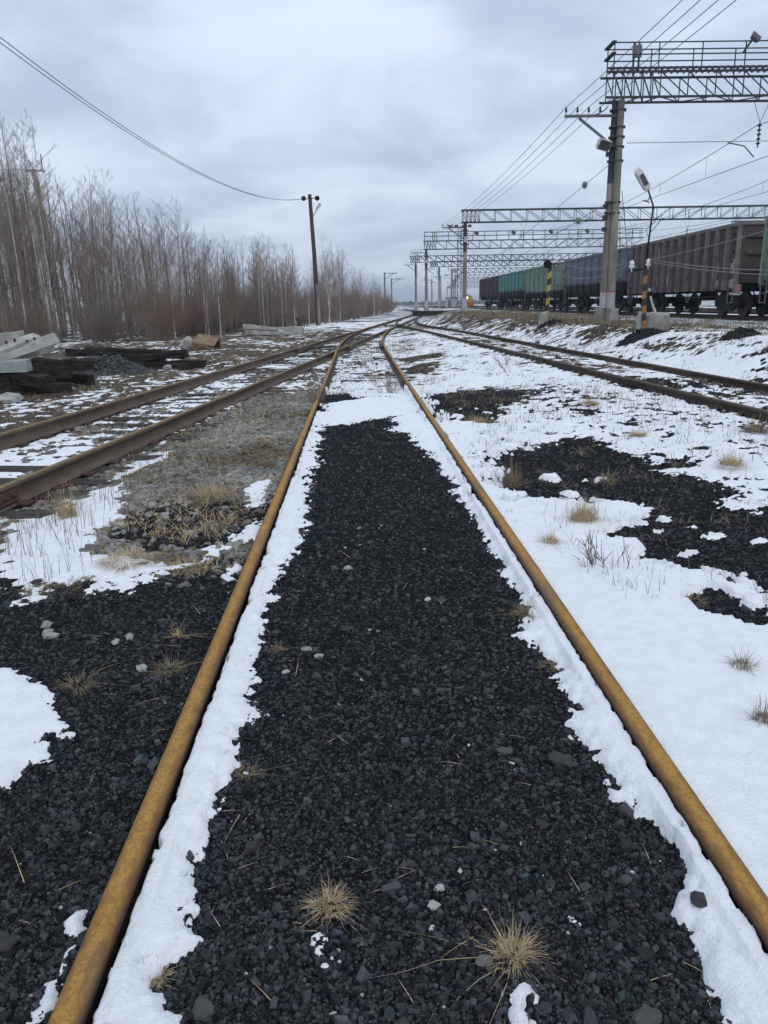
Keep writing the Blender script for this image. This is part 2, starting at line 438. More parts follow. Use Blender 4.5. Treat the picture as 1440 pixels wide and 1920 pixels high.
def fields(x, y):
    """snow field (snow lies where > 0), coal weight, gravel weight"""
    l, m, r = xL(y), xM(y), xR(y)
    w1 = fbm(x * 1.1, y * .75, 41, 4); w2 = fbm(x * 6, y * 4.5, 51, 4, .6)
    jx = x + .18 * fbm(x * 1.7, y * 1.7, 61, 3)
    near = y < 14 + .4 * w1
    f = np.where((x < m + 2.3) & (y < 4.8), .55, .24)
    f = np.where(y > 14, .24 - .14 * sstep(16, 40, y), f)
    f = np.where(jx > r - .9, -.04 + .1 * sstep(12, 20, y), f)
    f = np.where(jx > r + .9, .27, f)
    f = np.where((x > r + 2.4), .14, f)
    sw = (x - r - 5.2) / 2.3; f = f - .62 * np.exp(-sw * sw) * sstep(19, 27, y) * (1 - sstep(70, 100, y))
    f = np.where((y > 42) & (x > l + 1.0), f - .12, f)
    mi = jx < m + .8
    f = np.where(mi, np.where(near, -1.0, .14), f)
    mo = x < m - .8
    f = np.where(mo, np.where(y < 14.5, -.85, np.where(y < 28, .12, .0)), f)
    f = np.where(jx < l + .95, .16 - .25 * sstep(16, 24, y) + .35 * sstep(40, 50, y), f)
    f = np.where(jx < l - .95, -.27 + .2 * sstep(36, 60, y) + .35 * sstep(52, 64, y), f)
    f = np.where(jx < l - 4.0 - .06 * y, -.24, f)
    far = y > 13.5
    w3 = fbm(x * 15, y * 8, 55, 3, .65)
    a2 = .14 + .58 * sstep(4.2, 7.4, y + .25 * np.abs(x))
    f = np.where(f > -.7, f + w1 * np.where(far, .5, .38) + w2 * a2 + w3 * a2, f + .2 * w2)
    for D, sgn in ((SNOW, 1), (HOLE, -1), (ISLE, 1)):
        for k, P in D.items():
            P = np.array(P); mg = .35 + .03 * P[:, 1].max()
            b = (x > P[:, 0].min() - mg) & (x < P[:, 0].max() + mg) & (y > P[:, 1].min() - mg) & (y < P[:, 1].max() + mg)
            if not b.any(): continue
            xb, yb = x[b], y[b]
            sc = .055 + .022 * yb
            sd = poly_sd(xb, yb, P) / sc
            nn = .8 * fbm(xb * 7, yb * 6, 71, 4, .62) + 1.0 * fbm(xb * 26, yb * 21, 75, 4, .7) + .6 * fbm(xb * 2.2, yb * 1.6, 81, 2)
            v = np.clip(sd, -1.4, 1.2) + (.14 if k.startswith('strip') else 0) + nn * (1.05 if k in ('P2', 'P1', 'A', 'C') else .62)
            fb = f[b]
            if sgn > 0: fb = np.maximum(fb, np.clip(v * .6, -1, 1))
            else: fb = np.minimum(fb, np.where(sd > -1.2, -v * .6, 9))
            f[b] = fb
    # open gap between the snow and the inner side of each rail of the middle track
    nz = .010 * (fbm(x * 22, y * 22, 91, 3)) + .006
    dl = x - (m - .8); dr = (m + .8) - x
    f = np.where((y < 16) & (dl > -.035), np.minimum(f, (dl - .042 - nz * .7) * 26), f)
    f = np.where((y < 16) & (dr > -.0), np.minimum(f, (dr - .036 - nz * .8) * 26), f)
    f = np.where((y < 26) & (dl <= -.035) & (dl > -.05), np.minimum(f, -.3), f)
    for c in (l - .8, l + .8):
        f = np.where(np.abs(x - c) < .07, -1, f)
    for c in (r - .8, r + .8):
        f = np.where(np.abs(x - c) < .05, -1, f)
    f = np.where((y >= 16) & ((np.abs(x - m - .8) < .06) | (np.abs(x - m + .8) < .06)), -1, f)
    f = np.where(np.abs(x - xT(y)) < 1.5, f - .55, f)
    # coal and gravel
    coal = np.where(y < 15, 1.0, .45)
    coal = np.where(x > m + .8, np.where(y < 16, .95, .5), coal)
    lz = (x < m - .8)
    coal = np.where(lz, 1 - sstep(4.0, 5.0, y + .5 * w1 + .25 * (x + 1)), coal)
    coal = np.where(lz, np.maximum(coal, (1 - sstep(.3, .55, np.hypot((x + 1.35) / .9, (y - 5.4) / .9) * .5 + .12 * w2)) * .95), coal)
    grav = np.where(lz & (x > l - 1.4), 1 - coal, 0.0) * (1 - .8 * sstep(14, 26, y))
    grav = np.where(np.abs(x - xT(y)) < 2.5, .8, grav); coal = np.where(np.abs(x - xT(y)) < 2.5, .2, coal)
    return f, np.clip(coal, 0, 1), np.clip(grav, 0, 1)

# ------------------------------------------------------------------ ground sheet + snow
o_in = np.unique(np.round(np.r_[np.arange(-1.1, 1.101, .0105), [sg * (.8 + e) for sg in (-1, 1) for e in (-.062, -.056, -.050, -.044, -.038, .038, .044, .05)]], 4))
q_out = np.concatenate([np.arange(.0045, .56, .0045), np.arange(.57, 1.35, .016), [1.7, 2.2, 3, 4]])
ys = list(np.arange(-5, .7, .12)); yy = .7
while yy < 75: ys.append(yy); yy += .0050 * (yy + 1.2)
n_near = len(ys)
while yy < 3200: ys.append(yy); yy += .05 * yy
ys = np.array(ys)
# columns follow the middle track, then fan out on both sides
fan = (np.maximum(ys, 0) + 1.6)[:, None] * q_out[None]
cen = xM(ys)[:, None]
XX = np.concatenate([cen - 1.1 - fan[:, ::-1], cen + o_in[None] + 0 * fan[:, :1], cen + 1.1 + fan], 1)
YY = np.repeat(ys[:, None], XX.shape[1], 1)
gx, gy = XX.ravel(), YY.ravel()
F_, COALW, GRAVW = fields(gx, gy)
TZ = terrain(gx, gy)
TZ = np.where(gy > 150, TZ * (1 - .6 * sstep(150, 400, gy)), TZ)
nr, nc = YY.shape
ii = np.arange(nr * nc).reshape(nr, nc)
quads = np.stack([ii[:-1, :-1], ii[:-1, 1:], ii[1:, 1:], ii[1:, :-1]], -1).reshape(-1, 4)

def ground_mat():
    m = bpy.data.materials.new('ground'); m.use_nodes = True
    t = m.node_tree; N = t.nodes; L = t.links; b = N['Principled BSDF']
    b.inputs['Roughness'].default_value = .95; b.inputs['Specular IOR Level'].default_value = .08
    tcn = N.new('ShaderNodeTexCoord')
    def noise(sc, det=6, ro=.6):
        n = N.new('ShaderNodeTexNoise'); n.inputs['Scale'].default_value = sc; n.inputs['Detail'].default_value = det
        n.inputs['Roughness'].default_value = ro; L.new(tcn.outputs['Object'], n.inputs['Vector']); return n.outputs['Fac']
    def mr(v, a, c):
        n = N.new('ShaderNodeMapRange'); n.inputs['From Min'].default_value = a; n.inputs['From Max'].default_value = c
        L.new(v, n.inputs['Value']); return n.outputs[0]
    def mix(f, a, c):
        n = N.new('ShaderNodeMixRGB')
        for k, v in (('Fac', f), ('Color1', a), ('Color2', c)):
            if isinstance(v, tuple): n.inputs[k].default_value = (*v, 1)
            elif isinstance(v, (int, float)): n.inputs[k].default_value = v
            else: L.new(v, n.inputs[k])
        return n.outputs[0]
    vor = N.new('ShaderNodeTexVoronoi'); vor.inputs['Scale'].default_value = 34; L.new(tcn.outputs['Object'], vor.inputs['Vector'])
    vor2 = N.new('ShaderNodeTexVoronoi'); vor2.inputs['Scale'].default_value = 85; L.new(tcn.outputs['Object'], vor2.inputs['Vector'])
    sv = N.new('ShaderNodeSeparateColor'); L.new(vor.outputs['Color'], sv.inputs[0])
    sv2 = N.new('ShaderNodeSeparateColor'); L.new(vor2.outputs['Color'], sv2.inputs[0])
    coal = mix(sv2.outputs[0], (.004, .0042, .0046), (.013, .0135, .015))
    grav = mix(sv.outputs[0], (.07, .066, .058), (.21, .20, .18))
    grav = mix(mr(noise(2.2), .45, .7), grav, (.085, .068, .046))
    dirt = mix(mr(noise(3.0), .35, .65), (.062, .047, .036), (.125, .100, .070))
    dirt = mix(mr(noise(.5), .45, .7), dirt, (.070, .050, .042))
    at = N.new('ShaderNodeAttribute'); at.attribute_name = 'g'
    sp = N.new('ShaderNodeSeparateColor'); L.new(at.outputs['Color'], sp.inputs[0])
    wob = N.new('ShaderNodeMath'); wob.operation = 'ADD'; L.new(sp.outputs[0], wob.inputs[0])
    nn = mr(noise(7, 5), .3, .7)
    sub = N.new('ShaderNodeMath'); sub.operation = 'MULTIPLY_ADD'; sub.inputs[1].default_value = .7; sub.inputs[2].default_value = -.35
    L.new(nn, sub.inputs[0]); L.new(sub.outputs[0], wob.inputs[1])
    col = mix(sp.outputs[1], dirt, grav)
    col = mix(mr(wob.outputs[0], .35, .65), col, coal)
    sn = N.new('ShaderNodeMath'); sn.operation = 'ADD'; L.new(sp.outputs[2], sn.inputs[0]); L.new(noise(.25, 7), sn.inputs[1])
    col = mix(mr(sn.outputs[0], .98, 1.06), col, (.80, .81, .82))
    L.new(col, b.inputs['Base Color'])
    bp = N.new('ShaderNodeBump'); bp.inputs['Strength'].default_value = .9; bp.inputs['Distance'].default_value = .012
    ad = N.new('ShaderNodeMath'); ad.operation = 'ADD'; L.new(vor.outputs['Distance'], ad.inputs[0]); L.new(noise(60, 5, .7), ad.inputs[1])
    L.new(ad.outputs[0], bp.inputs['Height']); L.new(bp.outputs[0], b.inputs['Normal'])
    return m
M['ground'] = ground_mat()
far_snow = np.where(gy > ys[n_near - 1] - 1, .52, 0.0)
g_attr = np.stack([COALW, GRAVW, far_snow], -1)
sel_r = np.unique(np.r_[np.arange(0, nr, 2), nr - 1]); sel_c = np.unique(np.r_[np.arange(0, nc, 2), nc - 1])
gsub = ii[np.ix_(sel_r, sel_c)]; jj = np.arange(gsub.size).reshape(gsub.shape)
gq = np.stack([jj[:-1, :-1], jj[:-1, 1:], jj[1:, 1:], jj[1:, :-1]], -1).reshape(-1, 4)
gi = gsub.ravel()
ground = new_obj('ground', np_mesh('ground', np.stack([gx, gy, TZ], -1)[gi], gq, M['ground'], True, {'g': g_attr[gi]}))
ground['kind'] = 'structure'

th = np.where(F_ > 0, .023 * (1 - np.exp(-F_ * 4.2)), F_ * .12)
soft = fbm(gx * 9, gy * 9, 101, 4, .6)
th = th + np.where(F_ > 0, .005 * soft * np.minimum(F_ * 4, 1) + .008 * fbm(gx * 1.5, gy * 1.5, 111, 3) * np.minimum(F_ * 3, 1), 0)
th = np.maximum(th, -.03)
SZ = TZ + th
SZ = SZ + np.where((F_ > 0) & (gy < 14.5) & (np.abs(gx - xM(gy)) < .8), .013 * np.minimum(F_ * 3, 1), 0)
mm = xM(gy)
for side in (-.8, .8):      # keep the snow below the rail head
    d = np.abs(gx - mm - side)
    SZ = np.where((gy < 16) & (d < .22), np.minimum(SZ, zM(gy) - .014 + .10 * np.clip(d - .04, 0, 1)), SZ)
di = mm + .8 - gx
SZ = SZ + np.where((gy < 14.5) & (di > 0) & (di < .5) & (F_ > 0), .020 * np.exp(-di / .08), 0)
SZ = SZ + np.where((gy < 14.5) & (1.6 - di > 0) & (1.6 - di < .4) & (F_ > 0), .012 * np.exp(-(1.6 - di) / .08), 0)
SZ = np.where((gy < 14.5) & (di < .09) & (di > -.075) & (F_ > .02), zM(gy) - .026 + .007 * soft, SZ)
SZ = np.where((gy < 14.5) & (1.6 - di > .036) & (1.6 - di < .09) & (F_ > .02), np.maximum(SZ, .124 + .007 * soft), SZ)
# on the open side of the right rail the snow lies level with the rail head
d = gx - mm - .8
lift = (gy < 14) & (d > .035) & (d < 1.2) & (F_ > 0)
SZ = np.where(lift, np.maximum(SZ, zM(gy) - .028 - .02 * np.clip(d, 0, 1) + .004 * soft), SZ)
keep = np.zeros(nr * nc, bool); keep[F_ > -.12] = True
keep &= (gy < ys[n_near - 1]) & (gy > -5) & (np.abs(gx) < 1.4 * (np.maximum(gy, 0) + 1.6))
qk = quads[keep[quads].any(1)]
used = np.unique(qk); remap = np.full(nr * nc, -1); remap[used] = np.arange(len(used))
M['snow'] = mat('snow', (.86, .865, .87), (.78, .79, .80), 14, .65, .9, 70, rnd=False, spec=.35, bdist=.012, detail=9)
snow = new_obj('snow', np_mesh('snow', np.stack([gx, gy, SZ], -1)[used], remap[qk], M['snow'], True))
tag(snow, 'patchy melting snow lying over the coal and gravel', 'snow', kind='stuff')

# ------------------------------------------------------------------ loose stones
CUBE_V = np.array([(-1, -1, -1), (1, -1, -1), (1, 1, -1), (-1, 1, -1), (-1, -1, 1), (1, -1, 1), (1, 1, 1), (-1, 1, 1)], float)
CUBE_F = np.array([(4, 5, 6), (4, 6, 7), (0, 1, 5), (0, 5, 4), (1, 2, 6), (1, 6, 5), (2, 3, 7), (2, 7, 6), (3, 0, 4), (3, 4, 7)])
def stones(name, x, y, size, cols, m, sink=.35, flat=.62):
    n = len(x)
    z = terrain(x, y)
    V = np.repeat(CUBE_V[None], n, 0)
    V = V * rng.uniform(.45, 1.0, V.shape)
    V[:, 4:, :2] *= rng.uniform(.45, .95, (n, 1, 1))
    V *= (size[:, None, None] * np.stack([rng.uniform(.75, 1.25, n), rng.uniform(.55, .95, n), rng.uniform(.35, .75, n) * flat / .62], -1)[:, None, :])
    a = rng.uniform(0, 2 * math.pi, n); tx = rng.normal(0, .28, n); ty = rng.normal(0, .28, n)
    ca, sa = np.cos(a)[:, None], np.sin(a)[:, None]
    X, Y, Z = V[..., 0], V[..., 1], V[..., 2]
    Y, Z = Y * np.cos(tx)[:, None] - Z * np.sin(tx)[:, None], Y * np.sin(tx)[:, None] + Z * np.cos(tx)[:, None]
    X, Z = X * np.cos(ty)[:, None] + Z * np.sin(ty)[:, None], -X * np.sin(ty)[:, None] + Z * np.cos(ty)[:, None]
    X, Y = X * ca - Y * sa, X * sa + Y * ca
    V = np.stack([X + x[:, None], Y + y[:, None], Z + (z + size * (.5 - sink) * .7)[:, None]], -1).reshape(-1, 3)
    Fc = (CUBE_F[None] + (np.arange(n) * 8)[:, None, None]).reshape(-1, 3)
    C = np.repeat(cols, 8, 0)
    return new_obj(name, np_mesh(name, V, Fc, m, False, {'sc': C}))
M['stone'] = mat('stone', (1, 1, 1), (.72, .72, .74), 60, .7, .25, 220, attr='sc', rnd=False, spec=.16, bdist=.002)

def scatter(n, y0, y1, t0, t1):
    y = np.exp(rng.uniform(math.log(y0), math.log(y1), n)); t = rng.uniform(t0, t1, n)
    return t * (y + .55), y
x, y = scatter(560000, 1.0, 14.5, -.60, .60)
f, cw, gw = fields(x, y)
mdl = x - (xM(y) - .8); mdr = (xM(y) + .8) - x
ok = (cw + .25 * rng.normal(size=len(x)) > .5) & (f < .06) & ~((np.abs(mdl - .015) < .075)) & ~(np.abs(mdr - .01) < .06) & (x > xL(y) + 1.1)
x, y, cw = x[ok], y[ok], cw[ok]
print('coal stones', len(x))
if len(x) > 115000: x, y, cw = x[:115000], y[:115000], cw[:115000]
n = len(x)
size = (.0038 + .00092 * y) * np.exp(rng.normal(0, .42, n))
big = rng.random(n) < .025; size[big] *= rng.uniform(1.4, 2.2, big.sum())
size = np.minimum(size, .036)
g = rng.uniform(.35, 1.0, n)[:, None] ** 2.6 * np.array([[.072, .076, .084]]) + .0045
tint = rng.random(n); g[tint < .06] = g[tint < .06] * np.array([1.5, 1.25, 1.2]) ; g[tint > .94] = g[tint > .94] * np.array([.95, 1.3, 1.2])
pale = rng.random(n) < .0022; g[pale] = rng.uniform(.25, .6, (pale.sum(), 1)) * np.array([[1, .97, .9]])
tag(stones('coal_gravel', x, y, size, g, M['stone']), 'black crushed coal and gravel between the rusty rails', 'gravel', kind='stuff')

x, y = scatter(260000, 4.0, 20, -.75, .05)
f, cw, gw = fields(x, y)
ok = (gw + .2 * rng.normal(size=len(x)) > .45) & (f < .10) & (np.abs(x - xL(y) - .8) > .12) & (np.abs(x - xL(y) + .8) > .12) & (x < xM(y) - .87) & (x > xL(y) - 1.6)
bed = np.abs(x - xL(y)) < 1.4; ok &= ~bed | (rng.random(len(x)) < .35)
x, y = x[ok], y[ok]
x, y = x[:20000], y[:20000]
n = len(x)
print('ballast stones', n)
size = (.020 + .0018 * y) * np.exp(rng.normal(0, .3, n)); size = np.minimum(size, .055)
g = rng.uniform(.35, 1.0, n)[:, None] * np.array([[.31, .295, .26]]) + .02
br = rng.random(n) < .25; g[br] *= np.array([.85, .70, .52])
pn = np.clip(.95 + .7 * fbm(x * 1.6, y * 1.2, 133, 3), .5, 1.3); g = g * pn[:, None] * np.where(pn[:, None] < .7, np.array([[1.0, .86, .68]]), 1.0)
tag(stones('ballast_gravel', x, y, size, g, M['stone'], flat=.5), 'grey flat ballast stones between the left and middle tracks', 'gravel', kind='stuff')

# ------------------------------------------------------------------ rails and sleepers
PROF = [(0, 0), (.015, -.0005), (.0245, -.0014), (.0293, -.0036), (.0325, -.0085), (.0336, -.016), (.0340, -.022), (.0335, -.038), (.023, -.046), (.0095, -.056), (.0085, -.140), (.016, -.155), (.060, -.166), (.075, -.170), (.075, -.180)]
PROF = [(-a, b) for a, b in PROF[:0:-1]] + PROF
PCI = np.array([abs(a) for a, b in PROF]); PZ = np.array([b for a, b in PROF])
def rail_material(name, ochre, brown, web, patch):
    m = bpy.data.materials.new(name); m.use_nodes = True
    t = m.node_tree; N = t.nodes; L = t.links; b = N['Principled BSDF']
    b.inputs['Roughness'].default_value = .78; b.inputs['Specular IOR Level'].default_value = .3
    tcn = N.new('ShaderNodeTexCoord'); mp = N.new('ShaderNodeMapping'); mp.inputs['Scale'].default_value = (1, .3, 1)
    L.new(tcn.outputs['Object'], mp.inputs[0])
    def noise(sc, det=6, src=None, ro=.65):
        n = N.new('ShaderNodeTexNoise'); n.inputs['Scale'].default_value = sc; n.inputs['Detail'].default_value = det
        n.inputs['Roughness'].default_value = ro
        L.new(src or tcn.outputs['Object'], n.inputs['Vector']); return n.outputs['Fac']
    def mr(v, a, c):
        n = N.new('ShaderNodeMapRange'); n.inputs['From Min'].default_value = a; n.inputs['From Max'].default_value = c
        L.new(v, n.inputs['Value']); return n.outputs[0]
    def mix(f, a, c):
        n = N.new('ShaderNodeMixRGB')
        for k, v in (('Fac', f), ('Color1', a), ('Color2', c)):
            if isinstance(v, tuple): n.inputs[k].default_value = (*v, 1)
            else: L.new(v, n.inputs[k])
        return n.outputs[0]
    at = N.new('ShaderNodeAttribute'); at.attribute_name = 'rc'
    sp = N.new('ShaderNodeSeparateColor'); L.new(at.outputs['Color'], sp.inputs[0])
    def madd(v, k, c):
        n = N.new('ShaderNodeMath'); n.operation = 'MULTIPLY_ADD'; n.inputs[1].default_value = k; L.new(v, n.inputs[0])
        if isinstance(c, (int, float)): n.inputs[2].default_value = c
        else: L.new(c, n.inputs[2])
        return n.outputs[0]
    e = madd(noise(55, 8, mp.outputs[0]), 1.5, sp.outputs[0])          # ragged edge of the ochre band
    e = madd(noise(3.1, 3), 1.1, e)
    base = mix(mr(noise(30, 7), .3, .7), brown, tuple(c * .72 for c in brown))
    col = mix(mr(e, 1.5, 2.15), base, ochre)
    col = mix(mr(noise(110, 6), .44, .66), col, tuple(c * .5 for c in ochre))
    col = mix(mr(noise(2.6, 6, mp.outputs[0]), .54, .68), col, patch)
    wcol = mix(mr(noise(9, 6, mp.outputs[0]), .35, .65), web, tuple(c * 1.6 for c in web))
    col = mix(sp.outputs[1], col, wcol)
    L.new(col, b.inputs['Base Color'])
    bp = N.new('ShaderNodeBump'); bp.inputs['Strength'].default_value = .55; bp.inputs['Distance'].default_value = .003
    L.new(noise(170, 6), bp.inputs['Height']); L.new(bp.outputs[0], b.inputs['Normal'])
    return m
M['rail_ochre'] = rail_material('rail_ochre', (.42, .225, .052), (.18, .082, .038), (.045, .028, .022), (.125, .098, .062))
M['rail_brown'] = rail_material('rail_brown', (.27, .185, .085), (.15, .095, .05), (.090, .064, .050), (.15, .115, .075))
M['rail_dull'] = rail_material('rail_dull', (.13, .095, .062), (.090, .062, .042), (.050, .036, .028), (.09, .075, .06))
def rail(track, fx, fz, off, y0, y1, m):
    yv = [y0]
    while yv[-1] < y1: yv.append(min(y1, yv[-1] + max(.12, .02 * yv[-1])))
    yv = np.array(yv); cxv = fx(yv) + off; zv = fz(yv) + .0012 * np.sin(yv * 1.7 + off) 
    sl = np.gradient(cxv, yv); nl = np.sqrt(1 + sl * sl); nx, ny = 1 / nl, -sl / nl
    P = np.array(PROF)
    V = np.stack([cxv[:, None] + nx[:, None] * P[None, :, 0], yv[:, None] + ny[:, None] * P[None, :, 0], zv[:, None] + P[None, :, 1]], -1)
    a, b = len(yv), len(P)
    i = np.arange(a * b).reshape(a, b)
    q = np.stack([i[:-1, :-1], i[1:, :-1], i[1:, 1:], i[:-1, 1:]], -1).reshape(-1, 4)
    q = np.concatenate([q, np.stack([i[:-1, -1], i[1:, -1], i[1:, 0], i[:-1, 0]], -1)])
    C = np.zeros((a, b, 3), np.float32)
    C[..., 0] = np.clip(1 - PCI / .042, 0, 1)[None]; C[..., 1] = sstep(-.0095, -.022, PZ)[None] * .85 + .15 * sstep(-.034, -.046, PZ)[None]
    me = np_mesh('rail', V.reshape(-1, 3), q[:, ::-1], m, True, {'rc': C.reshape(-1, 3)})
    return new_obj('rail', me, track)
SLEEPERS = []
for k in range(5):
    b_ = MB(); b_.box((0, 0, -.09), (2.7, .25, .18))
    me = b_.mesh('sleeper', M['wood_tie'])
    bm = bmesh.new(); bm.from_mesh(me)
    bmesh.ops.subdivide_edges(bm, edges=[e for e in bm.edges if abs((e.verts[0].co - e.verts[1].co).x) > 1], cuts=6)
    for v in bm.verts: v.co += Vector((random.uniform(-.02, .02), random.uniform(-.022, .022), random.uniform(-.012, .008)))
    bm.to_mesh(me); bm.free(); SLEEPERS.append(me)
def sleepers(track, fx, fz, y0, y1, step, z_off=-.184):
    yv = y0
    while yv < y1:
        o = new_obj('sleeper', random.choice(SLEEPERS), track, (float(fx(yv)) + random.uniform(-.06, .06), yv, float(fz(yv)) + z_off),
                    (random.uniform(-.02, .02), 0, random.uniform(-.03, .03) - math.atan(float(fx(yv + .5) - fx(yv - .5)))))
        yv += step * random.uniform(.9, 1.1)
track_m = thing('railway_track', 'middle track with ochre rusted rails running from the foreground to the switch', 'railway track')
rail(track_m, xM, zM, -.8, .35, 51.8, M['rail_ochre']); rail(track_m, xM, zM, .8, .35, 51.8, M['rail_ochre'])
sleepers(track_m, xM, zM, 12.9, 36, .6)
track_l = thing('railway_track', 'left track with tall exposed brown rails passing the rubble heap', 'railway track')
rail(track_l, xL, zL, -.8, 2.0, 230, M['rail_brown']); rail(track_l, xL, zL, .8, 5.93, 230, M['rail_brown'])
rail(track_l, xL, zL, .8, 2.0, 5.915, M['rail_brown'])
sleepers(track_l, xL, zL, 3.2, 66, .58)
track_r = thing('railway_track', 'right track with dull brown rails curving through the snowy field', 'railway track')
rail(track_r, xR, zR, -.8, 3.0, 80, M['rail_dull']); rail(track_r, xR, zR, .8, 3.0, 80, M['rail_dull'])
sleepers(track_r, xR, zR, 5.5, 52, .62)
track_t = thing('railway_track', 'raised track under the standing freight train', 'railway track')
zT = lambda y: TRAIN_Z + 0 * np.asarray(y, float)
rail(track_t, xT, zT, -.8, 4, 330, M['rail_dull']); rail(track_t, xT, zT, .8, 4, 330, M['rail_dull'])
sleepers(track_t, xT, zT, 12, 90, .58)
for k, off in enumerate((5.3, 10.6)):
    tr = thing('railway_track', ('first', 'second')[k] + ' snowy track beyond the standing freight train', 'railway track')
    fx = lambda y, o=off: xT(y) + o
    rail(tr, fx, zT, -.8, 8, 300, M['rail_dull']); rail(tr, fx, zT, .8, 8, 300, M['rail_dull'])
    sleepers(tr, fx, zT, 25, 70, 1.16)
# fish plate with bolts on the near rail of the left track
fp_y, fp_x = 6.02, float(xL(6.02)) + .8
ang = -math.atan(.0895)
for s in (1, -1):
    plate = MB().box((.024, 0, 0), (.022, .80, .085)).box((.040, 0, -.045), (.034, .80, .018)).obj('fish_plate', M['rail_web_near'], track_l, (fp_x, fp_y - .1, .105), (0, 0, ang + (math.pi if s < 0 else 0)), bevel=.004)
    for k in range(6):
        MB().lathe([(.019, 0), (.019, .016), (.012, .018), (.012, .034)], 6, 'x', (.035, -.32 + .128 * k, .0)).obj('bolt', M['bolt'], plate)
# plates of the rail joint and the switch: base plates, spikes, wing rails
for yv in np.arange(3.4, 26, .58):
    for s in (-.8, .8):
        MB().box((0, 0, 0), (.34, .16, .014)).obj('base_plate', M['rust_dark'], track_l, (float(xL(yv)) + s, yv, .0265), (0, 0, ang)) if yv < 14 else None
wing = MB()
for s, L_ in ((1, 2.2), (-1, 2.2)):
    wing.bar((s * .10, -1.1, 0), (s * .085, 1.6, 0), .06, .14)
wing.obj('frog_wing_rail', M['rail_dull'], track_m, (float(xL(28.3)) + .8, 28.3, .115), (0, 0, -.04))
MB().bar((0, -1.5, 0), (0, 1.5, 0), .06, .13).obj('check_rail', M['rail_dull'], track_m, (float(xM(29)) + .68, 29, .115), (0, 0, .02))
MB().bar((0, -1.5, 0), (0, 1.5, 0), .06, .13).obj('check_rail', M['rail_dull'], track_l, (float(xL(28)) - .68, 28, .12), (0, 0, ang))

# ------------------------------------------------------------------ freight wagons
def wagon_paint(name, c1, c2, stain_z, stain_col=(.014, .013, .013), rust=(.10, .06, .04), rl=.60):
    m = mat(name, c1, c2, 2.2, .75, .15, 30, c3=rust, s3=3.3, lo3=rl - .04, hi3=rl + .1, lo=.3, hi=.7)
    t = m.node_tree; N = t.nodes; L = t.links; b = N['Principled BSDF']
    src = b.inputs['Base Color'].links[0].from_socket
    tcn = N.new('ShaderNodeTexCoord'); sp = N.new('ShaderNodeSeparateXYZ'); L.new(tcn.outputs['Object'], sp.inputs[0])
    mp = N.new('ShaderNodeMapping'); mp.inputs['Scale'].default_value = (1, 5, .7); L.new(tcn.outputs['Object'], mp.inputs[0])
    n = N.new('ShaderNodeTexNoise'); n.inputs['Scale'].default_value = 1.6; n.inputs['Detail'].default_value = 6; L.new(mp.outputs[0], n.inputs[0])
    a = N.new('ShaderNodeMath'); a.operation = 'MULTIPLY_ADD'; a.inputs[1].default_value = -.75; L.new(n.outputs[0], a.inputs[0]); L.new(sp.outputs[2], a.inputs[2])
    mr = N.new('ShaderNodeMapRange'); mr.inputs['From Min'].default_value = stain_z - .42; mr.inputs['From Max'].default_value = stain_z - .34
    L.new(a.outputs[0], mr.inputs[0])
    mx_ = N.new('ShaderNodeMixRGB'); mx_.inputs['Color1'].default_value = (*stain_col, 1); L.new(mr.outputs[0], mx_.inputs['Fac']); L.new(src, mx_.inputs['Color2'])
    L.new(mx_.outputs[0], b.inputs['Base Color'])
    return m
M['w_green'] = wagon_paint('w_green', (.215, .285, .225), (.165, .22, .175), 1.25)
M['w_brown'] = wagon_paint('w_brown', (.092, .068, .060), (.060, .045, .041), -5, rust=(.17, .14, .115), rl=.62)
M['w_grey'] = wagon_paint('w_grey', (.175, .190, .225), (.125, .138, .165), 1.72)
M['w_pale'] = wagon_paint('w_pale', (.22, .285, .205), (.165, .22, .16), 1.5)
M['w_teal'] = wagon_paint('w_teal', (.085, .255, .215), (.065, .195, .165), 1.72)
M['w_maroon'] = wagon_paint('w_maroon', (.070, .045, .042), (.050, .034, .034), 1.5)
M['w_rim'] = mat('w_rim', (.19, .18, .165), (.13, .12, .11), 5, .8)
M['wheel'] = mat('wheel', (.012, .011, .011), (.024, .020, .018), 7, .75, spec=.15)
M['tyre'] = mat('tyre', (.050, .044, .042), (.028, .024, .022), 9, .55, spec=.25)
M['pale_patch'] = mat('pale_patch', (.40, .37, .32), (.24, .21, .18), 9, .85, c3=(.12, .10, .09), s3=6, lo3=.55, hi3=.63)
M['buff_patch'] = mat('buff_patch', (.46, .35, .21), (.34, .26, .17), 5, .85, c3=(.12, .10, .09), s3=9, lo3=.58, hi3=.64)
M['stencil'] = mat('stencil', (.42, .41, .41), (.20, .19, .19), 14, .85)
M['w_brown_rib_lit'] = mat('w_brown_rib_lit', (.25, .21, .19), (.15, .122, .112), 4, .8)  # rib colour lightened against the body, painting in light on the rib faces
M['red_tag'] = mat('red_tag', (.30, .10, .08), (.40, .30, .28), 9, .8)

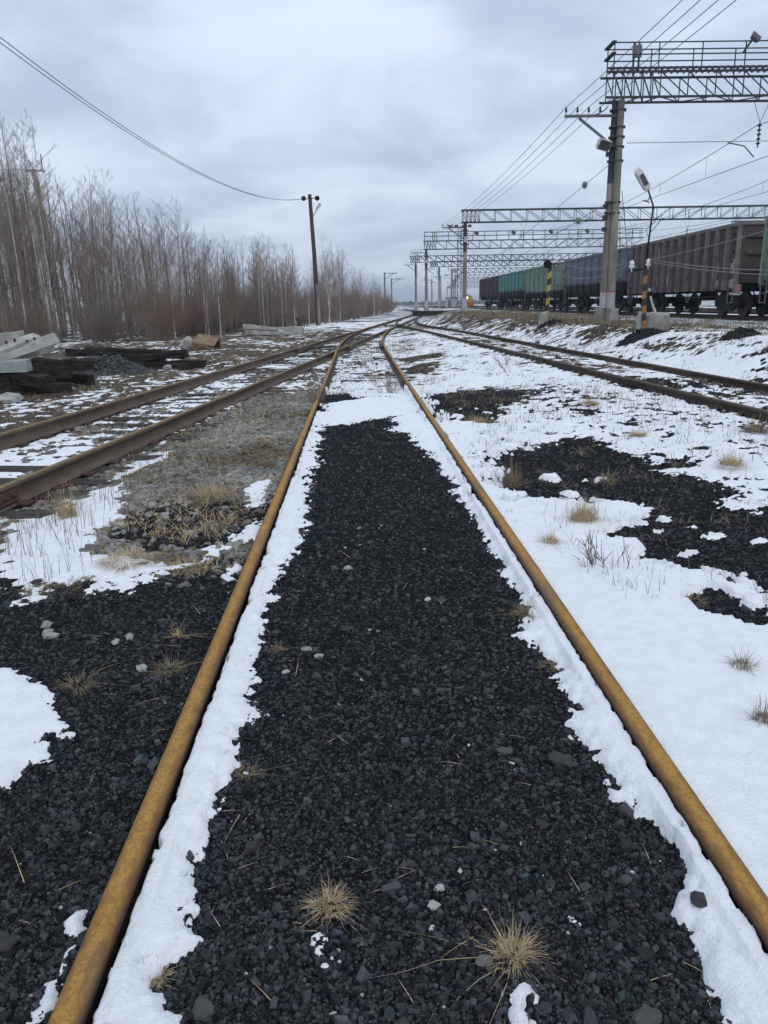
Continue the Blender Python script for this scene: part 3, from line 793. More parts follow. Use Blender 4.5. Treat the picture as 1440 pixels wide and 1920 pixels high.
def make_bogie():
    root = new_obj('bogie', None)
    f = MB()
    for s in (-1, 1):
        f.poly([(s * 1.02 + d, y, z) for d in (-.07, .07) for y, z in ((-1.15, .62), (-1.0, .74), (-.35, .80), (.35, .80), (1.0, .74), (1.15, .62), (1.1, .42), (.75, .40), (.42, .22), (-.42, .22), (-.75, .40), (-1.1, .42))],
               [list(range(12))[::-1], list(range(12, 24))] + [[i, (i + 1) % 12, 12 + (i + 1) % 12, 12 + i] for i in range(12)])
        f.box((s * .72, -.925, .475), (.5, .26, .26)).box((s * .72, .925, .475), (.5, .26, .26))
    f.box((0, 0, .66), (2.3, .42, .34))
    f.obj('side_frame', M['wheel'], root, bevel=.02)
    spm = MB().lathe([(.07, .24), (.085, .27), (.085, .50), (.07, .53)], 8, 'z').mesh('spring', M['steel_dark'])
    for s in (-1, 1):
        for k in (-.24, 0, .24): new_obj('spring', spm, root, (s * 1.04, k, 0))
    for y in (-.925, .925):
        for s in (-1, 1):
            w = MB().lathe([(.10, -.10), (.14, -.02), (.40, .0), (.405, .03), (.15, .05), (.11, .12)], 24, 'x', (0, 0, 0)).obj('wheel', M['wheel'], root, (s * .80, y, .475), (0, 0, 0 if s > 0 else math.pi), smooth=True)
            MB().lathe([(.40, -.045), (.505, -.045), (.505, -.015), (.475, -.01), (.472, .085), (.40, .085)], 24, 'x').obj('tyre', M['tyre'], w, smooth=True)
    return root
BOGIE = make_bogie()
_bogie_used = [False]
def add_bogie(parent, y):
    if not _bogie_used[0]:
        _bogie_used[0] = True; b = BOGIE; b.parent = parent
    else: b = copy_tree(BOGIE, parent)
    b.location = (0, y, 0)
RIBS = {}
def wagon(y_near, label, m, bays, style=0, group=None):
    """local frame: x across (near side is -x), y along, z above rail; y_near = end nearest the camera"""
    Lh = 6.12 if style == 1 else 6.35; yc = y_near + Lh
    w = thing('freight_wagon', label, 'freight wagon', (float(xT(yc)), yc, TRAIN_Z), math.atan(.0165), group)
    W = 1.50; z0 = 1.02 if style == 1 else 1.30; z1 = 3.30
    b = MB(); t = .06
    b.box((-W, 0, (z0 + z1) / 2), (t, 2 * Lh, z1 - z0)).box((W, 0, (z0 + z1) / 2), (t, 2 * Lh, z1 - z0))
    b.box((0, -Lh + .05, (1.25 + z1) / 2), (2 * W - t, t, z1 - 1.25)).box((0, Lh - .05, (1.25 + z1) / 2), (2 * W - t, t, z1 - 1.25))
    b.box((0, 0, 1.36), (2 * W - t, 2 * Lh - .16, .08))
    b.obj('body', m, w)
    rm = M['w_rim'] if style == 1 else m
    r = MB()
    for s in (-1, 1): r.box((s * (W + .02), 0, z1 + .03), (.17, 2 * Lh + .1, .14))
    for s in (-1, 1): r.box((0, s * (Lh - .03), z1 + .028), (2 * W - .13, .15, .13))
    r.obj('top_rim', rm, w, bevel=.015)
    key = (style, m.name)
    if key not in RIBS:
        q = MB()
        if style == 1:
            q.poly([(-.03, -.055, z0 - .02), (-.19, -.03, z0 - .02), (-.19, .03, z0 - .02), (-.03, .055, z0 - .02), (-.03, -.055, z1 - .04), (-.19, -.03, z1 - .04), (-.19, .03, z1 - .04), (-.03, .055, z1 - .04)],
                   [(0, 1, 2, 3), (7, 6, 5, 4), (0, 4, 5, 1), (1, 5, 6, 2), (2, 6, 7, 3), (3, 7, 4, 0)])
        else:
            q.poly([(-.03, -.09, 1.0), (-.15, -.06, 1.06), (-.15, .06, 1.06), (-.03, .09, 1.0), (-.03, -.09, z1 - .04), (-.13, -.06, z1 - .04), (-.13, .06, z1 - .04), (-.03, .09, z1 - .04)],
                   [(0, 1, 2, 3), (7, 6, 5, 4), (0, 4, 5, 1), (1, 5, 6, 2), (2, 6, 7, 3), (3, 7, 4, 0)])
        RIBS[key] = q.mesh('rib', M['w_brown_rib_lit'] if style == 1 else m)
    for k in range(bays + 1):
        yy_ = -Lh + .12 + (2 * Lh - .24) * k / bays
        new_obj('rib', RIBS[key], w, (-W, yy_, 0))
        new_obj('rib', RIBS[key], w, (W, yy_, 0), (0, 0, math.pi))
    if style == 0:      # drop doors along the lower edge, pressed wall panels
        for k in range(bays):
            a0 = -Lh + .12 + (2 * Lh - .24) * k / bays; a1 = -Lh + .12 + (2 * Lh - .24) * (k + 1) / bays
            MB().box((-W + .05, (a0 + a1) / 2, 1.14), (.08, a1 - a0 - .22, .30)).obj('drop_door', M['black'], w, bevel=.01)
            if k % 2 == 0 or m is M['w_grey']:
                for zz in (1.95, 2.45, 2.95):
                    MB().box((-W - .04, (a0 + a1) / 2, zz), (.035, a1 - a0 - .34, .12)).obj('pressed_panel', m, w, bevel=.012)
    for s in (-1, 1):    # ends: horizontal stiffeners, ladder, coupler
        for zz in (1.7, 2.3, 2.9):
            MB().box((0, s * (Lh - .0), zz), (2 * W - .2, .14, .13)).obj('end_stiffener', m, w, bevel=.01)
        c = MB(); c.box((0, s * (Lh + .32), .98), (.20, .62, .24)); c.box((0, s * (Lh + .62), .98), (.34, .22, .32)); c.obj('coupler', M['black'], w, bevel=.02)
        for sx in (-1, 1):
            MB().tube([(sx * 1.1, s * Lh, 1.05), (sx * 1.1, s * (Lh + .25), 1.0), (sx * .95, s * (Lh + .3), .6)], .025, 6).obj('brake_hose', M['black'], w)
    l = MB()
    yl = -Lh + .42
    for dy in (-.2, .2): l.bar((-W - .13, yl + dy, .52), (-W - .13, yl + dy, 1.9 if style == 0 else 1.05), .035)
    for zz in ([.55, .85, 1.15, 1.45, 1.75] if style == 0 else [.55, .85]): l.bar((-W - .13, yl - .2, zz), (-W - .13, yl + .2, zz), .03)
    l.obj('ladder', M['black'] if style == 0 else M['w_rim'], w)
    yl = Lh - .42; l = MB()
    for dy in (-.2, .2): l.bar((-W - .13, yl + dy, .52), (-W - .13, yl + dy, 1.9), .035)
    for zz in [.55, .85, 1.15, 1.45, 1.75]: l.bar((-W - .13, yl - .2, zz), (-W - .13, yl + .2, zz), .03)
    l.obj('ladder', M['w_rim'], w)
    u = MB(); u.box((0, 0, 1.12), (.42, 2 * Lh, .34)); 
    for yy_ in np.linspace(-Lh + .2, Lh - .2, 8): u.box((0, yy_, 1.16), (2 * W - .2, .12, .26))
    u.obj('underframe', M['black'], w)
    MB().lathe([(.05, -.6), (.2, -.58), (.2, .58), (.05, .6)], 12, 'y', (.55, 1.2, .82)).obj('air_tank', M['black'], w, smooth=True)
    bw = MB()
    pts = [(-W - .2, -1.9 + .19 * math.cos(a), .74 + .19 * math.sin(a)) for a in np.linspace(0, 2 * math.pi, 17)]
    bw.tube(pts, .014, 5, False); bw.bar((-W - .2, -2.08, .74), (-W - .2, -1.72, .74), .02); bw.bar((-W - .2, -1.9, .56), (-W - .2, -1.9, .92), .02); bw.bar((-W - .2, -1.9, .74), (-.3, -1.9, .8), .03)
    bw.obj('brake_wheel', M['w_rim'], w)
    add_bogie(w, -4.33); add_bogie(w, 4.33)
    return w
GAPW = 13.9
Y0W = 28.9
w0 = wagon(27.95 - 12.7, 'pale green gondola wagon cut off by the right edge', M['w_green'], 7, 0)
w1 = wagon(29.6, 'dark brown many-ribbed gondola wagon with buff paint patches', M['w_brown'], 13, 1)
w2 = wagon(Y0W + GAPW, 'slate grey gondola wagon half hidden by the concrete gantry post', M['w_grey'], 8, 0)
w3 = wagon(Y0W + 2 * GAPW, 'faded pale green gondola wagon behind the yellow striped post', M['w_pale'], 7, 0)
w4 = wagon(Y0W + 3 * GAPW, 'bright teal gondola wagon with black stained lower edge', M['w_teal'], 7, 0)
w5 = wagon(Y0W + 4 * GAPW, 'farthest dark maroon wagon at the end of the train behind the teal one', M['w_maroon'], 7, 0)
# marks on the brown wagon: step holes, worn patches, stencilled letters, red tag box
def sidepos(y, z): return (-1.535, y, z)
for k, zz in enumerate((3.0, 2.68, 2.36, 2.02, 1.74)):
    for yy_ in (-5.85, -5.45):
        MB().lathe([(.055, -.008), (.055, .012)], 10, 'x').obj('step_hole', M['black'], w1, sidepos(yy_, zz))
for (yy_, zz, dy, dz, mm_) in ((2.35, 2.72, .62, .62, 'buff_patch'), (2.4, 1.55, .55, .7, 'pale_patch'), (.9, 1.55, .3, .55, 'pale_patch'), (-4.15, 1.85, .35, .5, 'buff_patch'), (-4.2, 1.28, .5, .3, 'pale_patch'),
                               (-3.1, 1.25, .55, .35, 'pale_patch'), (-2.2, 1.2, .45, .3, 'pale_patch'), (-5.55, 1.85, .5, .55, 'pale_patch'), (-5.6, 1.25, .8, .35, 'pale_patch'), (1.6, 3.0, .12, .4, 'pale_patch'), (-1.2, 1.35, .2, .4, 'pale_patch')):
    n_ = 12; p = MB()
    pts = [(-.006, dy / 2 * math.cos(a) * (1 if abs(math.cos(a)) < .75 else .9) * random.uniform(.85, 1.12), dz / 2 * math.sin(a) * random.uniform(.85, 1.12)) for a in np.linspace(0, 2 * math.pi, n_, endpoint=False)]
    p.poly(pts + [(.004, q[1], q[2]) for q in pts], [list(range(n_))[::-1], list(range(n_, 2 * n_))] + [[i, (i + 1) % n_, n_ + (i + 1) % n_, n_ + i] for i in range(n_)])
    p.obj('paint_patch', M[mm_], w1, sidepos(yy_, zz))
MB().box((-.05, 0, 0), (.10, .42, .34)).obj('tag_box', M['red_tag'], w1, (-1.52, -6.15, 1.02), bevel=.02)
def letters(txt, parent, loc, size, m, rot=(R(90), 0, R(-90))):
    cu = bpy.data.curves.new('stencil_text', 'FONT'); cu.body = txt; cu.size = size; cu.extrude = .003
    tmp = bpy.data.objects.new('tmp', cu); COL.objects.link(tmp)
    bpy.context.view_layer.update()
    me = bpy.data.meshes.new_from_object(tmp.evaluated_get(bpy.context.evaluated_depsgraph_get()))
    bpy.data.objects.remove(tmp, do_unlink=True)
    me.materials.clear(); me.materials.append(m)
    return new_obj('stencil_letters', me, parent, loc, rot)
letters('О', w1, (-1.536, 4.75, 2.62), .5, M['stencil'])
letters('ЗП', w1, (-1.536, 3.95, 2.62), .5, M['stencil'])

# ------------------------------------------------------------------ overhead line gantries
def truss(g, x0, x1, zb, ht, dep, panels, m, pieces=True, cw=.09, dw=.05, mirror=None):
    ch = []
    for yy_ in (-dep / 2, dep / 2):
        for zz in (zb, zb + ht):
            if pieces: bar('chord', g, (x0, yy_, zz), (x1, yy_, zz), cw, m)
            else: ch.append(((x0, yy_, zz), (x1, yy_, zz), cw))
    bars = []
    for i, (a, b) in enumerate(zip(panels[:-1], panels[1:])):
        flip = mirror is not None and a > mirror
        for yy_ in (-dep / 2, dep / 2):
            bars.append(('strut', (a, yy_, zb), (a, yy_, zb + ht)))
            if flip: bars.append(('diagonal', (a, yy_, zb), (b, yy_, zb + ht)))
            else: bars.append(('diagonal', (a, yy_, zb + ht), (b, yy_, zb)))
        s = 1 if i % 2 else -1
        bars.append(('lacing', (a, -s * dep / 2, zb), (b, s * dep / 2, zb)))
    if pieces:
        for n_, p, q in bars: bar(n_, g, p, q, dw, m)
    else:
        q_ = MB()
        for p, q, c in ch: q_.bar(p, q, c)
        for n_, p, q in bars: q_.bar(p, q, dw)
        q_.obj('lattice_beam', m, g)
def crossarm(g, z, L_, m, nins=4, wid=.11):
    bar('crossarm', g, (-L_, 0, z), (.05, 0, z), wid, m, wid * .8)
    bar('arm_brace', g, (-L_ * .72, .06, z - .06), (-.12, .06, z - 1.05), wid * .75, m)
    for k in range(nins):
        xx_ = -L_ + .05 + k * (L_ * .64 / max(nins - 1, 1))
        MB().lathe([(.012, 0), (.012, .09), (.045, .10), (.055, .15), (.025, .18), (.045, .20), (.03, .27), (.01, .28)], 10, 'z', (0, 0, .04)).obj('pin_insulator', M['steel_dark'], g, (xx_, 0, z), smooth=True)
def floodlight(g, loc, rot, m='lamp_white', sc=1.0):
    f = MB().poly([(-.20, -.14, 0), (.20, -.14, 0), (.20, .14, 0), (-.20, .14, 0), (-.28, -.20, .26), (.28, -.20, .26), (.28, .20, .26), (-.28, .20, .26)],
                  [(3, 2, 1, 0), (4, 5, 6, 7), (0, 1, 5, 4), (1, 2, 6, 5), (2, 3, 7, 6), (3, 0, 4, 7)]).obj('floodlight', M[m], g, loc, rot, bevel=.03)
    f.scale = (sc, sc, sc)
    MB().box((0, 0, .265), (.46, .31, .012)).obj('lens', M['lamp_glass'], f)
    return f
POST_TOP = 8.2
gang = math.atan(.0165)
def hanger(g, x, zb):
    MB().tube([(x - .35, 0, zb), (x, 0, zb - .85)], .012, 5).tube([(x + .35, 0, zb), (x, 0, zb - .85)], .012, 5).obj('hanger', M['wire'], g)
    pr = [(.02, 0)]
    for k in range(5): pr += [(.025, -.06 - .16 * k), (.085, -.10 - .16 * k), (.085, -.12 - .16 * k), (.025, -.15 - .16 * k)]
    pr += [(.02, -.9)]
    MB().lathe(pr[::-1], 10, 'z').obj('disc_insulator', M['steel_dark'], g, (x, 0, zb - .85), smooth=False)

# gantry nearest the camera: twin posts, lattice beam with walkway and rails
g1 = thing('overhead_gantry', 'nearest gantry with twin concrete posts and railed walkway on top', 'gantry', (9.25, 32.5, .72), gang)
tilt = .012
for k, (dx, dy) in enumerate(((-.11, .10), (.11, -.10))):
    def pz(z): return .172 - .05 * z / POST_TOP
    base = lambda z: (dx * (1 - .25 * z / 8.2) - tilt * z * .0, dy, z)
    po = MB().tube([base(z) for z in (0.55, 2, 4, 5.3)], [pz(z) for z in (0.55, 2, 4, 5.3)], 18).obj('post', M['concrete_post'], g1, smooth=True)
    MB().tube([base(z) for z in (5.3, 6.6, 8.25)], [pz(z) + .004 for z in (5.3, 6.6, 8.25)], 18).obj('dark_upper_sleeve', M['post_dark'] if k == 0 else M['concrete_post'], po, smooth=True)
    MB().tube([base(.56), base(1.18)], [pz(.56) + .006, pz(1.18) + .006], 18).obj('whitewash_band', M['whitewash'], po, smooth=True)
    MB().tube([base(1.18), base(1.24)], [pz(1.18) + .008] * 2, 18).obj('red_band', M['redband'], po, smooth=True)
    MB().box((dx * 1.5, dy * 2.2, .22), (.40, .5, .66)).obj('footing', M['concrete'], g1, bevel=.03, wob=.012)
for zz in (7.9, 7.3, 6.95, 6.6, 6.1, 4.6, 4.2):
    MB().box((0, 0, 0), (.50, .48, .05)).obj('clamp', M['steel_dark'], g1, (0, 0, zz))
    for s in (-.28, .28): MB().box((s, 0, 0), (.07, .08, .07)).obj('clamp_bolt', M['steel_dark'], g1, (0, 0, zz))
for zz in (4.45, 4.05, 3.6, 6.35):
    MB().box((0, 0, 0), (.16, .12, .16)).obj('bracket', M['steel_dark'], g1, (-.29, 0, zz))
ZB = POST_TOP + .06; HT = .86; DEP = .85
pan = [-.38 + .36 * k for k in range(6)] + [1.42 + 1.05 * (k + 1) for k in range(26)]
truss(g1, -.62, pan[-1], ZB, HT, DEP, pan, M['steel_dark'], True, .075, .034, mirror=9.0)
bar('deck_edge', g1, (-.62, -DEP / 2 - .05, ZB + HT + .11), (pan[-1], -DEP / 2 - .05, ZB + HT + .11), .07, M['steel_dark'])
for xx_ in np.arange(-.4, 20, .24):
    bar('deck_plank', g1, (xx_, -DEP / 2 - .02, ZB + HT + .15), (xx_ + .10, DEP / 2, ZB + HT + .15), .05, M['steel_dark'])
for yy_ in (-DEP / 2, DEP / 2):
    for zz in (.98, .58):
        rod('handrail', g1, (-.45, yy_, ZB + HT + zz), (pan[-1], yy_, ZB + HT + zz), .024, M['steel_dark'])
    for xx_ in [-.38, 1.3] + [1.3 + 1.62 * k for k in range(1, 17)]:
        bar('rail_post', g1, (xx_, yy_, ZB + HT + .05), (xx_, yy_, ZB + HT + .98), .035, M['steel_dark'])
for zz in (1.0, .62):
    bar('rail_end_board', g1, (-.42, -DEP / 2 - .1, ZB + HT + zz), (-.42, DEP / 2 + .1, ZB + HT + zz), .16, M['steel_dark'], .05)
for dx in (.48, .68):
    bar('upright', g1, (dx, 0, ZB + HT + .1), (dx, 0, ZB + HT + 1.10), .06, M['steel_dark'])
MB().box((.58, -.07, ZB + HT + .78), (.34, .10, .42)).obj('junction_box', M['steel_grey'], g1, bevel=.01)
fl_ = floodlight(g1, (4.75, -.5, ZB + HT + 1.0), (R(60), R(35), 0), 'steel_grey', .7)
bar('floodlight_arm', g1, (4.45, -.45, ZB + HT + .6), (4.75, -.5, ZB + HT + 1.05), .07, M['steel_dark'])
crossarm(g1, 7.72, 2.05, M['steel_grey'], 4)
floodlight(g1, (-.62, -.15, 6.72), (R(115), R(10), R(20)), 'lamp_white', 1.05)
for xx_ in (5.55, 10.85, 16.15): hanger(g1, xx_, ZB)
MB().tube([(-.45, -.2, 8.0), (-.6, -.25, 7.85), (-.9, -.2, 7.72)], .02, 5).obj('cable', M['black'], g1)

def far_gantry(label, loc, x1, walk=False, pieces=True, post_m='concrete_post', upper='post_dark', arm=True, x0=-.25, h=8.2, post_x=0.0, hang=True, lod=False):
    g = thing('overhead_gantry', label, 'gantry', loc, gang)
    zt = [0, 2.0, 5.2, h]
    if post_x is not None:
        po = MB().tube([(post_x, 0, .35), (post_x, 0, 3), (post_x, 0, 5.6)], [.24, .21, .19], 12).obj('post', M[post_m], g, smooth=True)
        MB().tube([(post_x, 0, 5.6), (post_x, 0, h + .05)], [.195, .175], 12).obj('dark_upper_sleeve', M[upper], po, smooth=True)
        MB().tube([(post_x, 0, .36), (post_x, 0, 1.3)], [.25, .24], 12).obj('whitewash_band', M['whitewash'], po, smooth=True)
        MB().box((post_x, 0, .1), (.75, .75, .7)).obj('footing', M['concrete'], g, bevel=.03)
        for zz in (7.6, 7.3, 6.9, 6.3):
            MB().box((post_x, 0, zz), (.62, .45, .08)).obj('clamp', M['steel_dark'], g)
        MB().box((post_x, -.24, 6.75), (.3, .08, .5)).obj('sign_plate', M['whitewash'], g) if not lod else None
    pan = list(np.arange(x0, x1 + .1, 1.55))
    pan = [x0 + .4 * k for k in range(5)] + [p for p in pan if p > x0 + 1.7]
    truss(g, x0 - .15, pan[-1], h + .1, 1.1, .8, pan, M['steel_dark'], pieces, .09, .045 if not lod else .075, mirror=(x0 + x1) / 2)
    if walk:
        for yy_ in (-.4, .4):
            for zz in (2.4, 1.85):
                rod('handrail', g, (x0, yy_, h + zz), (pan[-1], yy_, h + zz), .03, M['steel_dark'])
            for xx_ in np.arange(x0, pan[-1], 1.7):
                bar('rail_post', g, (xx_, yy_, h + 1.2), (xx_, yy_, h + 2.4), .045, M['steel_dark'])
        for k, xx_ in enumerate((7.0, 12.2, 17.5, 22.6)):
            floodlight(g, (xx_, -.5, h + 2.2), (R(110), R(20 + 10 * k), 0), 'steel_grey', 1.2)
        for dx in (.9, 1.15): bar('upright', g, (dx, 0, h + 1.2), (dx, 0, h + 2.4), .09, M['steel_dark'])
    if arm and post_x is not None: crossarm(g, h - .35, 2.2, M['steel_grey'] if not lod else M['steel_dark'], 4, .13)
    if hang:
        for k in range(4):
            xx_ = float(xT(loc[1])) - loc[0] + 5.3 * k
            if xx_ < x1 - .5: hanger(g, xx_, h + .1)
    return g
GY = [(8.30, 78.7, .75), (6.6, 114.5, .66), (6.7, 150, .70), (11.9, 174, .9), (19.0, 212, .9), (24, 256, .9), (28, 305, .9), (32, 362, .9), (36, 430, .9)]
far_gantry('second gantry with a plain lattice beam on one concrete post', GY[0], 36)
far_gantry('third gantry with handrails and floodlights along its beam', GY[1], 31.5, True, post_m='concrete_post', upper='post_red')
far_gantry('fourth gantry with short reddish upper post left of the others', GY[2], 40, pieces=False, upper='post_red', x0=-.9, lod=True)
far_gantry('fifth gantry starting right of the fourth gantry beam', GY[3], 34, pieces=False, x0=-1.0, post_x=.9, lod=True)
far_gantry('sixth gantry from the camera among the distant beams', GY[4], 40, pieces=False, lod=True)
far_gantry('seventh gantry from the camera among the distant beams', GY[5], 40, pieces=False, lod=True, arm=False)
far_gantry('eighth gantry from the camera among the distant beams', GY[6], 40, pieces=False, lod=True, arm=False)
far_gantry('ninth gantry from the camera among the distant beams', GY[7], 40, pieces=False, lod=True, arm=False)
far_gantry('farthest gantry at the end of the yard', GY[8], 40, pieces=False, lod=True, arm=False)
far_gantry('gantry beam showing above the brown wagon at the right', (41.5, 95, .8), 24, pieces=True, arm=False, hang=False)

# ------------------------------------------------------------------ wires
def sagline(p0, p1, sag, n=14):
    p0, p1 = Vector(p0), Vector(p1)
    return [p0.lerp(p1, k / n) - Vector((0, 0, sag * 4 * (k / n) * (1 - k / n))) for k in range(n + 1)]
def wire(name, label, cat, pts, r, m='wire', group=None):
    return tag(MB().tube(pts, r, 5).obj(name, M[m], None, smooth=True), label, cat, group)
def arm_pt(g, k, z=7.72, L_=2.05):
    return Vector((g[0] - L_ + .05 + k * L_ * .64 / 3, g[1], g[2] + z + .32))
G1 = (9.25, 32.5, .72)
for k in range(4):
    pts = []
    stops = [Vector((9.6 - 2.0 + k * .44, -14, 9.0)), arm_pt(G1, k), arm_pt(GY[0], k, 7.85, 2.2), arm_pt(GY[1], k, 7.85, 2.2), arm_pt(GY[2], k, 7.85, 2.2)]
    for a, b in zip(stops[:-1], stops[1:]): pts += sagline(a, b, .45)[(1 if pts else 0):]
    wire('line_wire', ('outermost', 'second from the outermost', 'third from the outermost', 'innermost')[k] + ' of the four line wires on the gantry crossarms', 'wire', pts, .011)
for k, off in enumerate((0, 5.3, 10.6, 15.9, 21.2)):
    c = thing('catenary', ('overhead contact line above the standing freight train', 'overhead contact line over the first track beyond the train', 'overhead contact line over the second track beyond the train', 'overhead contact line fourth from the train side', 'overhead contact line farthest to the right')[k], 'overhead line', (0, 0, 0))
    ms = MB(); cw = MB(); stp = [-12, 32.5, 78.7, 114.5, 150, 212]
    for a, b in zip(stp[:-1], stp[1:]):
        zg = (.9 if k < 6 else .9)
        A = Vector((float(xT(a)) + off, a, zg + 6.9 + (.0))); B = Vector((float(xT(b)) + off, b, zg + 6.9))
        A.z += .25; B.z += .25
        pl = sagline(A, B, 1.05, 12)
        ms.tube(pl, .014, 5)
        zig = .28 if stp.index(a) % 2 else -.28
        A2 = Vector((A.x + zig, a, 6.85)); B2 = Vector((B.x - zig, b, 6.85))
        cw.tube([A2, B2], .013, 5)
        if b <= 150:
            for q in (.1, .22, .36, .5, .64, .78, .9):
                p_ = A.lerp(B, q) - Vector((0, 0, 1.05 * 4 * q * (1 - q))); r_ = A2.lerp(B2, q)
                MB().tube([p_, (p_.x, p_.y, r_.z)], .006, 4).obj('dropper', M['wire'], c)
    ms.obj('messenger_wire', M['wire'], c, smooth=True); cw.obj('contact_wire', M['wire'], c, smooth=True)
    for a in (32.5, 78.7, 114.5):
        xx_ = float(xT(a)) + off
        MB().tube([(xx_ - 1.15, a, 7.42), (xx_ - .5, a - .02, 7.28), (xx_ - .1, a - .05, 6.88)], .022, 6).obj('steady_arm', M['steel_dark'], c, smooth=True)
for gy_, x0_, nm in ((32.3, 9.6, 'nearest'), (78.5, 8.6, 'second')):
    wire('cross_wire', 'horizontal cross-span wire beneath the ' + nm + ' gantry', 'wire', [(x0_, gy_, 7.43), (x0_ + 34, gy_ + .5, 7.43)], .012)
# guy wires with egg insulators left of the near post, stays right of it
for k, (zt_, yb, xb) in enumerate(((6.0, 62, 11.0), (4.6, 70, 11.2))):
    gw = thing('guy_wire', ('upper', 'lower')[k] + ' guy wire with a green egg insulator left of the near gantry post', 'guy wire')
    A = Vector((9.05, 32.5, .72 + zt_)); B = Vector((7.7 - .3 * k, 60, 4.0 - k * .9))
    MB().tube([A, A.lerp(B, .5), B], .011, 5).obj('cable', M['wire'], gw)
    q = A.lerp(B, .115 + .02 * k)
    MB().lathe([(.02, -.15), (.08, -.12), (.12, -.03), (.12, .05), (.07, .13), (.02, .15)], 12, 'z', q).obj('egg_insulator', M['insul_green'], gw, smooth=True)
for k in range(2):
    wire('stay_wire', ('left', 'right')[k] + ' of two slanting stay wires beside the near gantry post', 'wire', [(9.55, 32.4, .72 + 5.0 - 1.1 * (1 - k)), (12.35 + .5 * k, 41.5, 3.1)], .014)

# ------------------------------------------------------------------ striped posts, lamp post
def striped(parent, pts, r, z0, z1, m1, m2, n, tiltx=0.0, slant=.06):
    for k in range(n):
        a = z0 + (z1 - z0) * k / n; b = z0 + (z1 - z0) * (k + 1) / n
        w_ = MB(); N_ = 14
        lo = [(r * math.cos(t) + tiltx * (a - z0), r * math.sin(t), a + (slant * math.cos(t) if k else 0)) for t in np.linspace(0, 2 * math.pi, N_, endpoint=False)]
        hi = [(r * math.cos(t) + tiltx * (b - z0), r * math.sin(t), b + (slant * math.cos(t) if k < n - 1 else 0)) for t in np.linspace(0, 2 * math.pi, N_, endpoint=False)]
        w_.poly(lo + hi, [list(range(N_))[::-1], list(range(N_, 2 * N_))] + [[i, (i + 1) % N_, N_ + (i + 1) % N_, N_ + i] for i in range(N_)])
        w_.obj('stripe', m1 if k % 2 else m2, parent, smooth=True)
def insulator(parent, loc, sc=1.0, m='insul_white'):
    o = MB().lathe([(.02, -.10), (.02, .0), (.07, .0), (.085, .05), (.04, .08), (.07, .10), (.06, .16), (.035, .20), (.01, .21)], 14, 'z').obj('insulator', M[m], parent, loc, smooth=True)
    o.scale = (sc,) * 3
    return o
ZO = float(terrain(np.array([7.64]), np.array([23.0]))[0])
lp = thing('lamp_post', 'orange and black striped lamp post with white insulators and leaning lamp head', 'lamp post', (7.58, 22.8, ZO - .05))
striped(lp, None, .066, 0, 1.85, M['orange_paint'], M['black_paint'], 9, -.03, .03)
bar('crossarm', lp, (-.52, 0, 1.78), (.06, 0, 1.84), .05, M['black'])
insulator(lp, (-.46, -.03, 1.86), 1.0); insulator(lp, (.0, -.03, 1.91), .92)
MB().tube([(-.03, .05, 1.6), (.0, .06, 2.6), (.06, .06, 3.5)], [.03, .026, .022], 8).obj('mast', M['black'], lp, smooth=True)
MB().tube([(.06, .06, 3.5), (-.12, 0, 3.88), (-.15, 0, 3.95)], .024, 8).obj('lamp_arm', M['steel_dark'], lp, smooth=True)
lh = MB().poly([(-.11, -.1, 0), (.11, -.1, 0), (.11, .1, 0), (-.11, .1, 0), (-.14, -.12, .12), (.14, -.12, .12), (.14, .12, .12), (-.14, .12, .12), (-.15, -.13, .62), (.15, -.13, .62), (.15, .13, .62), (-.15, .13, .62), (-.12, -.1, .72), (.12, -.1, .72), (.12, .1, .72), (-.12, .1, .72)],
     [(3, 2, 1, 0), (12, 13, 14, 15)] + [[4 * j + i, 4 * j + (i + 1) % 4, 4 * j + 4 + (i + 1) % 4, 4 * j + 4 + i] for j in range(3) for i in range(4)]).obj('lamp_head', M['lamp_white'], lp, (-.14, 0, 3.92), (0, R(-33), 0), bevel=.02)
lh.scale = (.68, .7, .8)
MB().box((0, -.118, .36), (.2, .03, .42)).obj('lamp_glass', M['lamp_glass'], lh, bevel=.01)
for dx in (-.09, 0, .09): MB().lathe([(.02, 0), (.035, .03), (.03, .09), (.01, .1)], 8, 'z', (dx, 0, .72)).obj('lamp_cap', M['insul_white'], lh, smooth=True)
MB().tube([(-.08, .0, 3.78), (-.12, -.02, 3.62), (-.22, -.02, 3.64)], .012, 5).tube([(-.28, -.02, 3.65), (-.08, -.02, 3.58)], .012, 5).obj('bracket_wire', M['black'], lp)
MB().tube([(.02, .05, 2.8), (.23, 0, 3.05), (.30, 0, 3.25), (.20, 0, 3.2), (.04, .05, 3.0), (-.12, 0, 2.9), (-.08, 0, 2.75), (.01, .05, 2.65)], .010, 5).obj('loose_cable', M['black'], lp, smooth=True)
MB().tube([(.1, .05, 1.3), (.19, 0, .9), (.30, -.05, .62)], [.03, .03, .035], 8).obj('strut', M['lamp_white'], lp)
MB().lathe([(.03, -.06), (.07, -.02), (.07, .04), (.03, .07)], 10, 'z', (.13, -.02, 1.15)).obj('coupling', M['black'], lp)
cb = MB().lathe([(.46, -.05), (.46, .50), (.40, .57), (.10, .58)], 18, 'z').obj('concrete_footing', M['concrete'], None, (7.98, 23.2, ZO + .0), smooth=True)
tag(cb, 'rounded concrete footing beside the orange striped lamp post', 'concrete block')
ZY = float(terrain(np.array([6.86]), np.array([33.2]))[0])
yp = thing('striped_post', 'yellow and black striped post leaning beside the snowy embankment', 'post', (6.95, 33.2, ZY - .05))
striped(yp, None, .082, .1, 2.42, M['yellow_paint'], M['black_paint'], 9, .03, .05)
